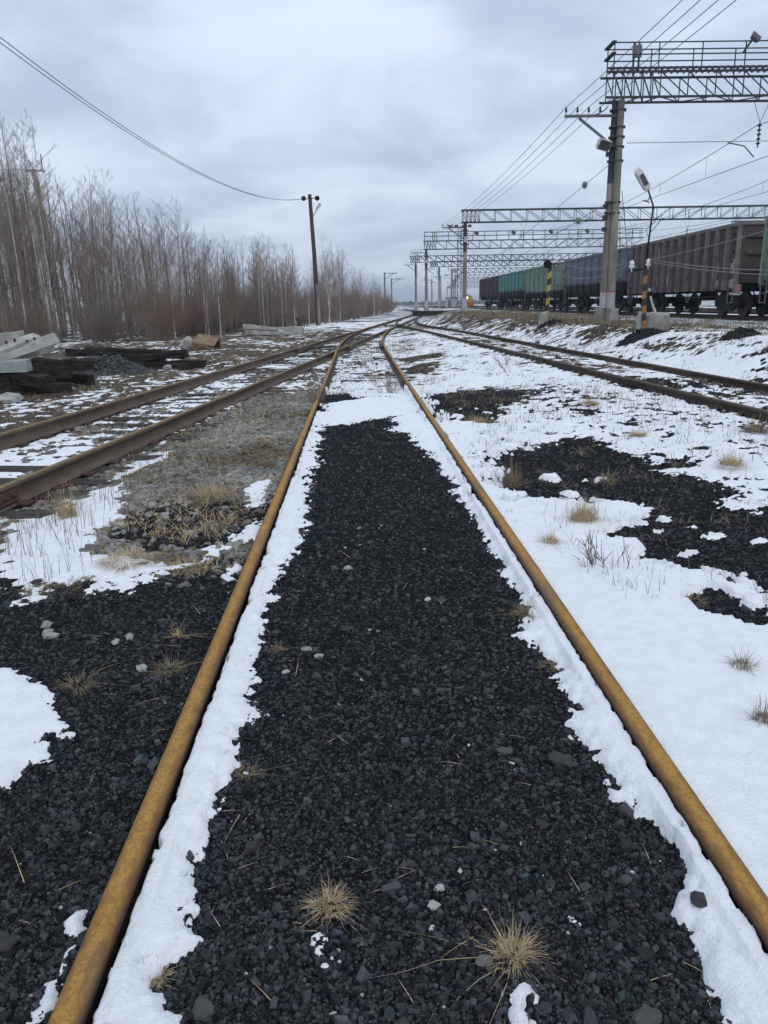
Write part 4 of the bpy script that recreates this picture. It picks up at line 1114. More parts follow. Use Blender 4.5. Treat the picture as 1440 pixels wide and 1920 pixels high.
yb = MB().poly([(-.36, -.2, -.1), (.06, -.2, -.1), (.06, .2, -.1), (-.36, .2, -.1), (-.24, -.16, .52), (.02, -.16, .60), (.02, .16, .60), (-.24, .16, .52)], [(3, 2, 1, 0), (4, 5, 6, 7), (0, 1, 5, 4), (1, 2, 6, 5), (2, 3, 7, 6), (3, 0, 4, 7)]).obj('concrete_stub', M['concrete'], yp, bevel=.03)
MB().lathe([(.02, -.05), (.15, -.04), (.17, 0), (.15, .05), (.02, .06)], 14, 'y', (-.07, -.1, 2.46)).obj('bell', M['black'], yp, smooth=True)
bar('crossarm', yp, (-.12, 0, 2.48), (.38, 0, 2.46), .05, M['black'])
insulator(yp, (.30, 0, 2.50), 1.2)
O_ = Vector((7.58, 22.8, ZO - .05)); Y_ = Vector((6.95, 33.2, ZY - .05))
wire('service_wire', 'upper pale wire from the yellow post to the orange lamp post', 'wire', sagline(Y_ + Vector((.34, 0, 2.62)), O_ + Vector((-.46, 0, 2.05)), .28), .011, 'wire_pale')
wire('service_wire', 'lower pale wire from the yellow post to the orange lamp post', 'wire', sagline(Y_ + Vector((.30, 0, 2.2)), O_ + Vector((-.46, 0, 1.98)), .36), .011, 'wire_pale')
wire('service_wire', 'upper pale wire sagging right from the orange lamp post', 'wire', sagline(O_ + Vector((.0, 0, 2.1)), (12.6, 12.5, 2.75), .55), .011, 'wire_pale')
wire('service_wire', 'lower pale wire sagging right from the orange lamp post', 'wire', sagline(O_ + Vector((.0, 0, 2.04)), (12.6, 12.2, 2.55), .55), .011, 'wire_pale')
wire('service_wire', 'pale wire rising across the brown wagon', 'wire', sagline(O_ + Vector((.0, 0, 2.08)), (10.9, 14.6, 4.2), .25), .010, 'wire_pale')

# ------------------------------------------------------------------ poles by the wood
wp = thing('utility_pole', 'dark wooden pole with two disc insulators and a small lamp before the birches', 'utility pole', (-5.05, 64.0, .0))
MB().tube([(.0, 0, -.1), (-.02, 0, 2.5), (-.10, 0, 5.5), (-.28, 0, 9.9)], [.19, .18, .165, .14], 12).obj('pole', M['wood_pole'], wp, smooth=True)
MB().tube([(.10, -.12, -.1), (.07, -.16, 1.5), (.03, -.18, 3.2)], [.13, .125, .12], 10).obj('stub_support', M['concrete_post'], wp, smooth=True)
bar('crossarm', wp, (-.72, -.12, 9.55), (.22, -.12, 9.62), .05, M['black'])
for dx in (-.75, .30):
    MB().lathe([(.04, -.10), (.17, -.05), (.19, 0), (.17, .05), (.04, .10)], 14, 'y', (dx, -.14, 9.6)).obj('disc_insulator', M['black'], wp, smooth=True)
MB().tube([(-.12, -.1, 8.2), (.25, -.3, 8.75)], .03, 6).obj('lamp_arm', M['steel_grey'], wp)
MB().box((.40, -.35, 8.98), (.2, .2, .56), Matrix.Rotation(R(38), 3, 'Y')).obj('lamp_head', M['lamp_white'], wp, bevel=.03)
cp = thing('utility_pole', 'leaning grey concrete pole among the birches at far left', 'utility pole', (-26.1, 64.5, 0))
MB().tube([(.35, 0, -.1), (.15, 0, 4), (-.55, 0, 12.0)], [.24, .22, .17], 12).obj('pole', M['concrete'], cp, smooth=True)
bar('crossarm', cp, (-1.15, 0, 12.0), (.25, 0, 12.02), .14, M['concrete'])
bar('pin', cp, (.15, 0, 12.0), (.15, 0, 13.2), .06, M['steel_dark'])
for k, dz in enumerate((0.0, .22)):
    A = Vector((-5.8, 63.9, 9.62 - dz * .2)); B = Vector((-12.0, 6, 11.5 + dz))
    wire('line_wire', ('lower', 'upper')[k] + ' of two wires sagging to the wooden pole from the upper left', 'wire', sagline(A, B, 2.8, 30), .012)
wire('line_wire', 'thin wire crossing the birch tops to the leaning concrete pole', 'wire', sagline((-26.2, 64.5, 12.1), (-60, 52, 13.5), .8), .015)

# ------------------------------------------------------------------ far end of the yard
def far_post(x, y, z, h, arm, label):
    p = thing('line_post', label, 'post', (x, y, z))
    MB().tube([(0, 0, 0), (0, 0, h)], [.22, .17], 10).obj('post', M['concrete_post'], p, smooth=True)
    bar('crossarm', p, (0, 0, h - .3), (arm, 0, h - .25), .12, M['steel_grey']); bar('arm_brace', p, (0, 0, h - 1.4), (arm * .7, 0, h - .35), .10, M['steel_grey'])
    for k in range(3): MB().lathe([(.05, 0), (.09, .08), (.04, .22)], 8, 'z', (arm * (.45 + .25 * k), 0, h - .22)).obj('pin_insulator', M['steel_dark'], p)
far_post(.95, 165, .1, 7.8, 2.6, 'nearer of two posts with arms above the far birches')
far_post(2.8, 195, .1, 7.6, 2.8, 'farther of two posts with arms above the far birches')
far_post(14.6, 226, .8, 7.4, -2.8, 'concrete line post right of the third gantry post')
far_post(17.8, 235, .8, 8.6, -2.8, 'tall line post standing among the far gantries')
far_post(20.5, 280, .8, 8.2, -2.6, 'small distant line post beside the white hut')
lm = thing('lattice_mast', 'tall thin lattice lighting mast behind the second gantry post', 'mast', (15.6, 158, .8))
for sx in (-.4, .4):
    for sy in (-.4, .4): bar('mast_leg', lm, (sx, sy, 0), (sx * .7, sy * .7, 15), .07, M['steel_grey'])
for k in range(18):
    z0_, z1_ = 15 * k / 18, 15 * (k + 1) / 18; s0 = .4 - .12 * k / 18; s1 = .4 - .12 * (k + 1) / 18; sg = 1 if k % 2 else -1
    bar('lacing', lm, (-s0 * sg, -s0, z0_), (s1 * sg, -s1, z1_), .045, M['steel_grey']); bar('lacing', lm, (-s0 * sg, s0, z0_), (s1 * sg, s1, z1_), .045, M['steel_grey'])
bar('top_beam', lm, (-2.2, 0, 15), (2.2, 0, 15), .12, M['steel_grey'])
for dx in (-1.9, -.7, .7, 1.9): floodlight(lm, (dx, -.1, 15.2), (R(110), 0, 0), 'steel_grey', 1.3)
pf = thing('timber_platform', 'low dark timber platform by the track below the third gantry', 'platform', (6.1, 92, .25), .12)
for k in range(5): MB().box((0, .42 * k, .45), (4.6, .38, .12)).obj('plank', M['wood_black'], pf, wob=.01)
MB().box((0, .85, .16), (4.3, 1.9, .42)).obj('platform_base', M['wood_black'], pf)
hut = thing('trackside_hut', 'small white hut between the far gantry posts', 'hut', (14.3, 160, .7))
MB().box((0, 0, .9), (2.4, 2.2, 1.9)).obj('wall', M['whitewash'], hut)
MB().box((0, 0, 1.92), (2.7, 2.5, .14)).obj('roof', M['steel_grey'], hut)
MB().box((-.5, -1.12, .75), (.7, .05, 1.4)).obj('door', M['steel_grey'], hut)
# orange track vehicle with lit headlamp
M['orange_body'] = mat('orange_body', (.36, .10, .025), (.26, .08, .025), 3, .6)
M['cream'] = mat('cream', (.34, .25, .10), (.26, .19, .08), 3, .6)
tv = thing('track_vehicle', 'small orange track vehicle with a lit headlamp beside the second gantry post', 'rail vehicle', (14.75, 134, TRAIN_Z - .25))
tv.scale = (.8, .8, .8)
MB().box((0, 1.8, .85), (2.4, 3.6, 1.0)).obj('body', M['orange_body'], tv, bevel=.08)
MB().lathe([(.3, 0), (1.05, .1), (1.15, .6), (1.15, 3.0)], 18, 'y', (0, .1, 1.75)).obj('tank', M['cream'], tv, smooth=True)
em = bpy.data.materials.new('headlamp'); em.use_nodes = True
em.node_tree.nodes['Principled BSDF'].inputs['Emission Color'].default_value = (1, .72, .35, 1); em.node_tree.nodes['Principled BSDF'].inputs['Emission Strength'].default_value = 2.5
MB().lathe([(.24, -.06), (.24, .04)], 12, 'y', (-.25, .05, 2.2)).obj('headlamp', em, tv)
for sx in (-.8, .8):
    for yy_ in (.6, 3.0): MB().lathe([(.38, -.06), (.38, .06)], 14, 'x', (sx, yy_, .4)).obj('wheel', M['wheel'], tv)
hz = MB()
for k in range(1700):
    x_ = random.uniform(-700, 900); y_ = random.uniform(620, 1000); h_ = random.uniform(2.5, 5.0) * (.7 + .5 * float(vnoise(np.array([x_ * .012]), np.array([y_ * .004]), 7)[0])); w_ = random.uniform(2.5, 5)
    hz.poly([(x_ - w_, y_, -1), (x_ + w_, y_, -1), (x_ + w_ * .6, y_, h_ * .75), (x_, y_, h_), (x_ - w_ * .7, y_, h_ * .7), (x_, y_ + w_, -1), (x_, y_ + w_ * .5, h_ * .6)], [(0, 1, 2, 3, 4), (1, 5, 6, 2), (5, 0, 4, 6), (2, 6, 3), (6, 4, 3)])
M['far_wood'] = mat('far_wood', (.045, .055, .050), (.06, .06, .055), .2, .95, rnd=False)
tag(hz.obj('distant_forest', M['far_wood']), 'low distant forest along the horizon', 'forest', kind='stuff')

# ------------------------------------------------------------------ rubble and old sleepers beside the left track
def zt(x, y): return float(terrain(np.array([float(x)]), np.array([float(y)]))[0])
def conc_sleeper(L_=2.4, m='concrete'):
    """pre-stressed sleeper: waisted, with raised rail seats"""
    st = [(-L_ / 2, .15, .21), (-L_ * .34, .14, .20), (-L_ * .25, .13, .165), (0, .11, .13), (L_ * .25, .13, .165), (L_ * .34, .14, .20), (L_ / 2, .15, .21)]
    b = MB(); pts = []
    for x_, w_, h_ in st: pts += [(x_, -w_, 0), (x_, w_, 0), (x_, w_ * .72, h_), (x_, -w_ * .72, h_)]
    n_ = len(st); fc = [(0, 1, 2, 3)[::-1], tuple(4 * (n_ - 1) + i for i in range(4))] + [[4 * j + i, 4 * j + (i + 1) % 4, 4 * j + 4 + (i + 1) % 4, 4 * j + 4 + i] for j in range(n_ - 1) for i in range(4)]
    return b.poly(pts, fc).mesh('concrete_sleeper', M[m], bevel=.012, wob=.006)
CS = [conc_sleeper(), conc_sleeper(2.6), conc_sleeper(2.4, 'greenconc')]
def timber_mesh():
    me = MB().box((0, 0, 0), (2.6, .24, .19)).mesh('old_timber_sleeper', M['wood_black'])
    bm = bmesh.new(); bm.from_mesh(me)
    bmesh.ops.subdivide_edges(bm, edges=[e for e in bm.edges if abs((e.verts[0].co - e.verts[1].co).x) > 1], cuts=7)
    for v in bm.verts: v.co += Vector((random.uniform(-.04, .04), random.uniform(-.02, .02), random.uniform(-.02, .02)))
    bm.to_mesh(me); bm.free(); return me
TM = [timber_mesh() for _ in range(4)]
def put(name, me, loc, rot, label, cat, group=None):
    return tag(new_obj(name, me, None, loc, tuple(R(a) for a in rot)), label, cat, group)
SPECIAL=[(-22.1,50,12.5,0,36),(-21.0,51,12.8,1,251),(-22.2,48,11.5,2,151),(-18.1,50,9.9,3,8),(-17.3,52,10.0,4,59),(-14.3,50,8.6,5,245),(-12.9,52,8.3,0,181),(-4.5,72,7.8,1,100),(-3.9,72,7.2,2,175)]
TREES=[(-18.1,40.4,8.5,4,341),(-18.7,40.6,8.0,2,88),(-18.2,40.7,8.1,2,254),(-16.8,40.8,8.4,3,339),(-20.8,40.8,8.1,5,172),(-16.8,40.8,9.6,3,338),(-20.8,40.8,10.0,2,223),(-20.4,41.0,8.4,3,272),(-20.5,41.2,8.4,1,194),(-16.4,41.2,7.9,5,186),(-15.1,41.4,7.6,3,87),(-15.5,41.4,6.1,0,170),(-13.3,41.9,5.8,5,144),(-14.8,42.0,6.3,1,356),(-12.3,42.0,7.1,2,95),(-17.8,42.1,10.0,0,318),(-17.5,42.5,10.2,1,148),(-18.6,42.6,10.1,0,330),(-18.0,42.6,10.5,0,44),(-12.5,42.6,6.0,4,308),(-15.0,42.7,8.4,5,104),(-13.1,42.8,6.6,1,346),(-9.6,43.2,5.9,2,344),(-10.2,43.3,6.3,3,222),(-11.3,43.4,5.6,0,179),(-11.7,43.4,7.2,2,287),(-15.6,44.3,6.9,0,320),(-10.0,44.3,5.9,3,147),(-9.0,44.4,4.7,4,342),(-22.7,44.6,10.7,2,33),(-11.6,44.6,6.3,1,57),(-9.9,44.8,5.9,4,68),(-21.7,44.8,8.5,5,32),(-21.7,44.9,8.3,4,86),(-9.8,45.1,5.3,0,125),(-21.3,45.1,9.8,1,141),(-15.3,45.1,8.4,4,225),(-20.3,45.3,9.3,4,250),(-17.6,45.4,7.7,0,19),(-12.8,45.4,6.5,0,83),(-18.7,45.5,10.3,4,294),(-11.3,45.5,5.7,1,250),(-20.6,46.1,11.0,2,206),(-9.2,46.1,4.4,5,82),(-13.6,46.3,6.9,1,154),(-15.8,46.6,7.1,5,81),(-18.0,46.6,7.2,2,161),(-17.0,46.8,8.6,5,150),(-14.3,46.8,7.7,0,271),(-22.2,47.0,9.4,4,150),(-19.3,47.0,10.8,1,175),(-10.7,47.5,5.3,3,288),(-15.7,47.7,8.0,0,301),(-19.1,47.7,9.7,5,36),(-10.4,47.9,5.3,0,330),(-22.7,48.0,11.5,0,121),(-20.9,48.0,11.6,0,117),(-11.4,48.0,6.5,5,204),(-19.8,48.2,10.2,1,112),(-14.7,48.2,6.6,0,305),(-17.6,48.3,7.1,3,319),(-21.7,48.5,9.2,0,2),(-24.9,48.9,11.7,1,150),(-10.2,48.9,5.9,5,9),(-11.2,49.4,5.1,1,208),(-22.7,49.4,9.8,5,122),(-24.1,49.8,8.8,1,146),(-21.7,50.0,12.7,1,24),(-21.8,50.1,12.3,2,275),(-25.5,50.2,8.9,1,219),(-9.4,50.3,4.7,5,283),(-24.6,50.9,11.1,2,179),(-13.8,51.0,6.6,0,280),(-26.0,51.0,9.5,2,39),(-13.8,51.0,8.0,0,125),(-26.0,51.1,10.9,5,211),(-26.2,51.4,10.1,4,4),(-13.9,51.5,7.8,1,60),(-9.4,51.6,5.2,3,292),(-7.6,51.7,5.5,4,94),(-11.0,51.7,6.0,4,208),(-11.5,51.9,5.4,5,279),(-7.9,52.1,5.1,0,239),(-7.9,52.5,4.7,5,251),(-26.1,52.6,9.8,5,56),(-20.4,52.6,8.1,3,27),(-19.1,52.6,9.6,0,85),(-23.6,52.7,11.9,5,221),(-8.2,52.9,4.6,5,285),(-12.5,52.9,7.5,2,180),(-10.8,53.0,5.6,2,73),(-15.0,53.0,8.0,5,285),(-7.5,53.1,5.6,4,148),(-26.3,53.1,10.9,3,122),(-18.1,53.2,9.1,4,347),(-7.2,53.2,5.0,2,246),(-25.8,53.3,12.3,3,77),(-7.6,53.4,5.3,1,29),(-10.0,53.7,5.2,2,0),(-7.3,53.8,5.0,3,76),(-23.5,54.1,10.2,1,247),(-17.2,54.2,6.5,4,133),(-16.5,54.2,6.8,2,238),(-14.1,54.4,8.1,2,150),(-20.0,55.1,9.9,1,36),(-17.5,55.2,8.4,4,244),(-20.2,55.4,9.8,3,193),(-20.8,55.5,10.4,2,206),(-19.5,55.5,8.6,5,120),(-23.6,55.8,10.5,3,152),(-25.0,55.9,10.7,2,244),(-6.9,55.9,4.8,0,294),(-10.7,55.9,5.4,3,31),(-24.4,56.0,12.6,3,171),(-18.4,56.2,9.4,0,352),(-12.7,56.3,7.0,5,109),(-10.5,56.4,5.0,2,184),(-14.6,56.4,7.5,0,70),(-8.9,56.4,6.2,2,303),(-11.5,56.5,6.4,0,137),(-10.4,57.1,6.5,5,333),(-18.1,57.1,8.8,5,255),(-16.1,57.1,8.3,3,194),(-13.5,57.2,7.6,0,64),(-6.2,57.3,5.0,4,219),(-10.6,57.7,6.2,5,14),(-14.3,57.7,7.8,4,60),(-10.0,58.3,6.6,2,88),(-6.4,58.3,5.5,3,115),(-6.9,58.5,4.9,0,163),(-7.0,59.1,5.0,5,215),(-8.9,59.2,5.9,0,24),(-7.1,59.9,4.7,0,95),(-11.3,60.7,6.3,3,154),(-5.6,61.8,4.4,1,236),(-9.4,62.5,5.4,0,129),(-5.9,63.4,4.2,3,70),(-7.2,63.5,6.3,5,67),(-9.4,63.5,6.6,4,287),(-9.6,63.6,6.4,1,192),(-8.1,63.9,5.5,3,287),(-6.8,64.2,4.7,0,157),(-5.1,64.2,4.7,4,159),(-9.6,64.7,7.3,4,59),(-9.8,66.0,6.7,3,243),(-5.0,66.5,4.6,2,120),(-9.9,66.7,5.9,0,108),(-8.1,67.1,6.6,5,281),(-7.8,67.6,6.6,0,221),(-4.7,67.7,5.7,5,221),(-5.5,68.9,4.0,0,16),(-4.5,69.2,6.1,0,47),(-9.0,69.3,7.5,5,249),(-4.6,69.6,6.1,1,322),(-7.9,71.3,6.8,2,262),(-5.0,71.4,4.5,4,154),(-5.7,73.3,5.3,2,140),(-5.6,74.5,4.6,2,289),(-6.2,75.2,5.4,0,316),(-6.3,76.3,5.1,3,91),(-3.9,76.6,6.1,4,280),(-4.0,79.0,6.9,2,355),(-5.5,80.7,6.3,0,36),(-5.6,83.3,6.0,3,330),(-4.2,85.1,7.6,2,265),(-2.8,85.5,5.8,2,244),(-3.0,87.5,4.9,2,76),(-4.8,88.2,7.7,1,270),(-2.5,89.1,5.6,2,201),(-1.9,92.2,5.0,1,332),(-3.9,92.3,5.2,2,194),(-2.2,93.7,5.9,4,47),(-2.6,94.5,5.6,2,32),(-2.3,96.5,5.0,4,192),(-0.8,104.1,4.6,4,185),(-0.9,106.1,5.6,1,244),(-0.6,107.4,5.1,5,206),(-1.3,108.9,5.5,3,79),(-0.2,113.5,4.2,0,242),(0.1,114.5,3.8,3,175),(0.1,117.0,3.9,4,110),(-0.2,118.2,5.6,0,187),(-0.1,122.9,4.8,4,328),(1.1,130.8,4.3,5,162),(1.0,131.0,4.3,0,343)]

# heap of concrete and black timber
for i, (loc, rot, lab) in enumerate([
    ((-7.62, 14.8, .10), (0, 2, 6), 'black timber lying lowest at the front of the rubble heap'),
    ((-7.75, 15.05, .29), (4, 0, -4), 'black timber directly under the greenish slab'),
    ((-7.30, 15.45, .14), (0, 0, 9), 'black timber behind the lowest one in the rubble heap'),
    ((-6.95, 15.85, .32), (0, -3, 14), 'black timber sticking out right of the greenish slab'),
    ((-6.75, 16.25, .50), (6, 2, 10), 'black timber lying beneath the tilted concrete sleepers'),
    ((-8.15, 14.35, .12), (0, 0, 72), 'black timber end-on at the lower left corner of the heap'),
    ((-8.20, 14.50, .32), (0, 0, 78), 'black timber end-on, upper one at the left of the heap'),
    ((-6.95, 15.0, .34), (8, 6, -24), 'short black block tilted on the right shoulder of the heap'),
    ((-8.45, 14.9, .12), (0, 0, 14), 'short black block low at the left of the heap'),
    ((-6.70, 15.2, .10), (0, 3, 24), 'black timber slanting out of the right foot of the heap'),
    ((-6.95, 16.9, .18), (0, 4, -10), 'black timber at the back right of the rubble heap'),
    ((-6.75, 21.6, .42), (0, 5, 12), 'crooked weathered timber lying across the low stack'),
    ((-7.45, 21.85, .42), (0, 1, -3), 'upper long weathered timber behind the stone pile'),
    ((-7.25, 21.45, .23), (0, -2, 2), 'lower long weathered timber behind the stone pile'),
    ((-6.45, 21.15, .30), (0, -6, -12), 'topmost timber of the low stack beside the left track'),
    ((-6.35, 20.85, .12), (0, 2, -8), 'bottom timber of the low stack beside the left track'),
    ((-6.15, 21.40, .10), (0, 0, 5), 'rear timber of the low stack beside the left track')]):
    o = put('old_timber_sleeper', TM[i % 4], loc, rot, lab, 'timber', 'old timber sleepers beside the left track')
    if loc[1] < 18: o.scale = ((.42, .5, .6, .46, .55, .7)[i % 6], 1.05, 1.1)
for loc, rot, k, lab in [
    ((-7.95, 14.95, .44), (3, -1, 3), 2, 'greenish concrete slab lying across the front of the rubble heap'),
    ((-8.95, 15.9, .66), (0, -9, 12), 0, 'ribbed concrete sleeper at the left of the rubble heap'),
    ((-7.95, 15.7, .64), (16, -11, 60), 1, 'middle tilted concrete sleeper on the rubble heap'),
    ((-7.65, 16.2, .60), (10, -6, 78), 1, 'concrete sleeper hidden between the two tilted ones'),
    ((-8.75, 16.3, .86), (0, -4, 24), 1, 'concrete sleeper lying highest at the left of the heap'),
    ((-7.40, 15.7, .64), (-14, -12, 66), 0, 'rightmost tilted concrete sleeper with bolt holes on the rubble heap')]:
    o = put('concrete_sleeper', CS[k], loc, rot, lab, 'concrete sleeper', 'concrete sleepers on the rubble heap')
    o.scale = (1, 1.15, 1.1)
    if k != 2:
        for dx in (-.75, -.55, .55, .75): MB().lathe([(.022, 0), (.022, .05)], 8, 'z', (dx, 0, .19)).obj('bolt', M['rust_dark'], o)
ch = MB(); ch.box((0, 0, .28), (1.1, .9, .10)).box((.50, 0, 0), (.10, .9, .46)).box((-.50, 0, 0), (.1, .9, .46))
put('concrete_channel', ch.mesh('concrete_channel', M['concrete'], bevel=.02, wob=.01), (-9.2, 16.6, .98), (0, 12, 12), 'upturned concrete channel on top of the rubble heap', 'concrete channel')
def chunk(name, s, m):
    bm = bmesh.new(); bmesh.ops.create_icosphere(bm, subdivisions=2, radius=1)
    sd = random.random() * 99
    for v in bm.verts:
        d = .75 + .45 * random.random() ** 1.5
        v.co = Vector((v.co.x * s[0], v.co.y * s[1], v.co.z * s[2])) * d
    me = bpy.data.meshes.new(name); bm.to_mesh(me); bm.free(); me.materials.append(m); return me
put('concrete_chunk', chunk('concrete_chunk', (.32, .28, .36), M['concrete']), (-7.55, 30.6, .18), (0, 0, 20), 'broken concrete chunk beside the rusty steel plate', 'concrete chunk')
put('concrete_chunk', chunk('concrete_chunk', (.25, .22, .12), M['concrete']), (-6.75, 14.0, .06), (0, 0, 70), 'flat concrete chunk at the foot of the rubble heap', 'concrete chunk')
put('pale_stone', chunk('pale_stone', (.13, .11, .11), M['concrete']), (-5.55, 20.3, .08), (0, 0, 10), 'pale stone standing upright at the low timber stack', 'stone')
bx = thing('rusty_box', 'tilted rusty steel box lying by the edge of the wood', 'steel box', (-6.75, 30.2, .03), R(-12))
bx.scale = (.85, .85, .8)
MB().box((.08, -.02, .44), (1.0, .80, .035), Matrix.Rotation(R(30), 3, 'X') @ Matrix.Rotation(R(10), 3, 'Y')).obj('lid', M['rust_plate'], bx)
MB().box((-.05, -.36, .10), (.9, .05, .26), Matrix.Rotation(R(12), 3, 'Y')).obj('side_panel', M['rust_plate'], bx)
MB().box((-.44, .08, .22), (.05, .7, .36)).obj('side_panel', M['rust_dark'], bx)
MB().box((.3, .3, .2), (.6, .05, .4)).obj('side_panel', M['rust_dark'], bx)
MB().bar((-.3, -.5, .3), (.75, -.55, .04), .06).obj('strut', M['rust_plate'], bx)
for loc, rot, lab in [((-5.95, 44.2, .05), (0, 1, -6), 'lower of two long concrete beams lying before the wood'), ((-6.05, 44.3, .30), (0, 3, -5), 'upper of two long concrete beams lying before the wood')]:
    o = put('concrete_beam', CS[1], loc, rot, lab, 'concrete beam'); o.scale = (1.28, 1.3, 1.25)
# heap of crushed stone
n = 2600
a = rng.uniform(0, 2 * math.pi, n); rr = np.sqrt(rng.random(n))
px_, py_ = -6.95 + 1.15 * rr * np.cos(a), 19.6 + .9 * rr * np.sin(a)
g = rng.uniform(.5, 1.0, n)[:, None] * np.array([[.12, .125, .13]])
so = stones('crushed_stone_pile', px_, py_, rng.uniform(.03, .055, n), g, M['stone'])
cz = np.repeat(.34 * (1 - rr ** 1.5) * (1 + .2 * rng.normal(size=n)), 8)
co = np.empty(len(so.data.vertices) * 3, np.float32); so.data.vertices.foreach_get('co', co); co = co.reshape(-1, 3); co[:, 2] += cz; so.data.vertices.foreach_set('co', co.ravel()); so.data.update()
tag(so, 'low pile of dark crushed stone between the old timbers', 'stone pile', kind='stuff')
# coal heaps
def heap(x, y, sx, sy, h, nst, label):
    n = nst; a = rng.uniform(0, 2 * math.pi, n); rr = np.sqrt(rng.random(n))
    X, Y = x + sx * rr * np.cos(a), y + sy * rr * np.sin(a)
    g = rng.uniform(.3, 1, n)[:, None] * np.array([[.028, .028, .03]]) + .006
    so = stones('coal_heap', X, Y, rng.uniform(.04, .085, n), g, M['stone'])
    cz = np.repeat(h * (1 - rr ** 1.6) * (1 + .25 * rng.normal(size=n)), 8)
    co = np.empty(len(so.data.vertices) * 3, np.float32); so.data.vertices.foreach_get('co', co); co = co.reshape(-1, 3); co[:, 2] += cz; so.data.vertices.foreach_set('co', co.ravel()); so.data.update()
    tag(so, label, 'coal heap', kind='stuff')
heap(7.30, 22.2, .62, .42, .15, 480, 'small black coal heap at the foot of the orange lamp post')
heap(8.3, 18.2, .42, .35, .13, 320, 'small black coal heap in the snow at the right edge')
heap(7.0, 32.6, .55, .3, .1, 200, 'dark spill at the foot of the yellow striped post')

# ------------------------------------------------------------------ trees
M['birch'] = mat('birch', (.62, .59, .55), (.20, .175, .16), 7, .85, .3, 30, stretch=(2, 2, .8), c3=(.22, .185, .165), s3=.5, lo3=.48, hi3=.66, lo=.54, hi=.68)
M['bark'] = mat('bark', (.15, .125, .112), (.23, .20, .18), 4, .9, stretch=(2, 2, .5))
M['twig'] = mat('twig', (.220, .166, .130), (.285, .222, .178), 2, .9)
M['twig_red'] = mat('twig_red', (.270, .178, .135), (.215, .15, .12), 2, .9)
M['twig_grey'] = mat('twig_grey', (.28, .235, .185), (.20, .165, .135), 2, .9)
class Fast:
    def __init__(s): s.v = []; s.f = []
    def tube(s, pts, rad, n=3):
        b = len(s.v)
        for i, p in enumerate(pts):
            t = (pts[min(i + 1, len(pts) - 1)] - pts[max(i - 1, 0)]); t.normalize()
            a = t.orthogonal().normalized(); c = t.cross(a)
            for k in range(n):
                w = 6.28318 * k / n
                s.v.append(p + (a * math.cos(w) + c * math.sin(w)) * rad[i])
        for i in range(len(pts) - 1):
            for k in range(n):
                q = b + i * n + k; q2 = b + i * n + (k + 1) % n
                s.f.append((q, q2, q2 + n, q + n))
    def mesh(s, name, m): return np_mesh(name, np.array([tuple(v) for v in s.v]), np.array(s.f), m, True)
def grow(crown, p, d, L_, r, lvl, rnd, up):
    """a bending branch with side twigs"""
    n = 4 if lvl == 0 else 3
    pts = [p.copy()]; q = p.copy(); dd = d.copy()
    for k in range(n):
        dd = (dd + Vector((rnd.uniform(-.10, .10), rnd.uniform(-.10, .10), up * rnd.uniform(.04, .16)))).normalized()
        q = q + dd * (L_ / n); pts.append(q.copy())
    crown.tube(pts, [r * (1 - .85 * k / n) + .0008 for k in range(n + 1)], 4 if lvl == 0 else 3)
    if lvl >= 2: return
    nb = rnd.randint(5, 7) if lvl == 0 else rnd.randint(3, 5)
    for k in range(nb):
        t = rnd.uniform(.2, .98); i = min(int(t * n), n - 1)
        bp = pts[i].lerp(pts[i + 1], t * n - i)
        ax = (pts[i + 1] - pts[i]).normalized()
        side = Vector((rnd.uniform(-1, 1), rnd.uniform(-1, 1), rnd.uniform(-.2, .8)))
        nd = (ax * 1.0 + side * .85).normalized()
        grow(crown, bp, nd, L_ * rnd.uniform(.35, .6) * (1 - .35 * t), max(r * .5, .0036 - .0012 * lvl), lvl + 1, rnd, up)
def tree_proto(seed, h, stems, spread, nbr, mt, mc):
    rnd = random.Random(seed)
    tk, cr = Fast(), Fast()
    for s in range(stems):
        a = rnd.uniform(0, 6.28); lean = (rnd.uniform(.03, .09) if stems > 1 else rnd.uniform(0, .03))
        hh = h * (1 if s == 0 else rnd.uniform(.75, .95))
        pts = []; n = 9
        wx, wy = rnd.uniform(-.045, .045), rnd.uniform(-.045, .045)
        for k in range(n + 1):
            t = k / n
            pts.append(Vector((math.cos(a) * (.15 * (stems > 1) + lean * hh * t) + wx * math.sin(t * 5), math.sin(a) * (.15 * (stems > 1) + lean * hh * t) + wy * math.sin(t * 4), hh * t - (.1 if k == 0 else 0))))
        r0 = .0082 * hh + .008
        tk.tube(pts, [r0 * (1 - .93 * (k / n) ** .85) for k in range(n + 1)], 7)
        for b in range(nbr):
            t = .16 + .82 * (b + rnd.random()) / nbr
            i = min(int(t * n), n - 1); bp = pts[i].lerp(pts[i + 1], t * n - i)
            an = rnd.uniform(0, 6.28); el = rnd.uniform(.5, 1.05)
            d = Vector((math.cos(an) * math.cos(el), math.sin(an) * math.cos(el), math.sin(el)))
            L_ = hh * spread * (1 - t) ** .75 * rnd.uniform(.6, 1.1) + .35
            if t < .35: L_ *= .6
            grow(cr, bp, d, L_, .0019 * hh * (1 - t) + .0045, 0, rnd, .7)
    return tk.mesh('trunk', mt), cr.mesh('crown', mc)
PROT = [tree_proto(101, 10, 1, .36, 36, M['birch'], M['twig']), tree_proto(102, 10, 2, .31, 26, M['birch'], M['twig']),
        tree_proto(103, 10, 2, .34, 26, M['bark'], M['twig']), tree_proto(104, 10, 3, .29, 22, M['bark'], M['twig']),
        tree_proto(105, 10, 1, .30, 36, M['birch'], M['twig_grey']), tree_proto(106, 10, 3, .30, 22, M['bark'], M['twig_red'])]
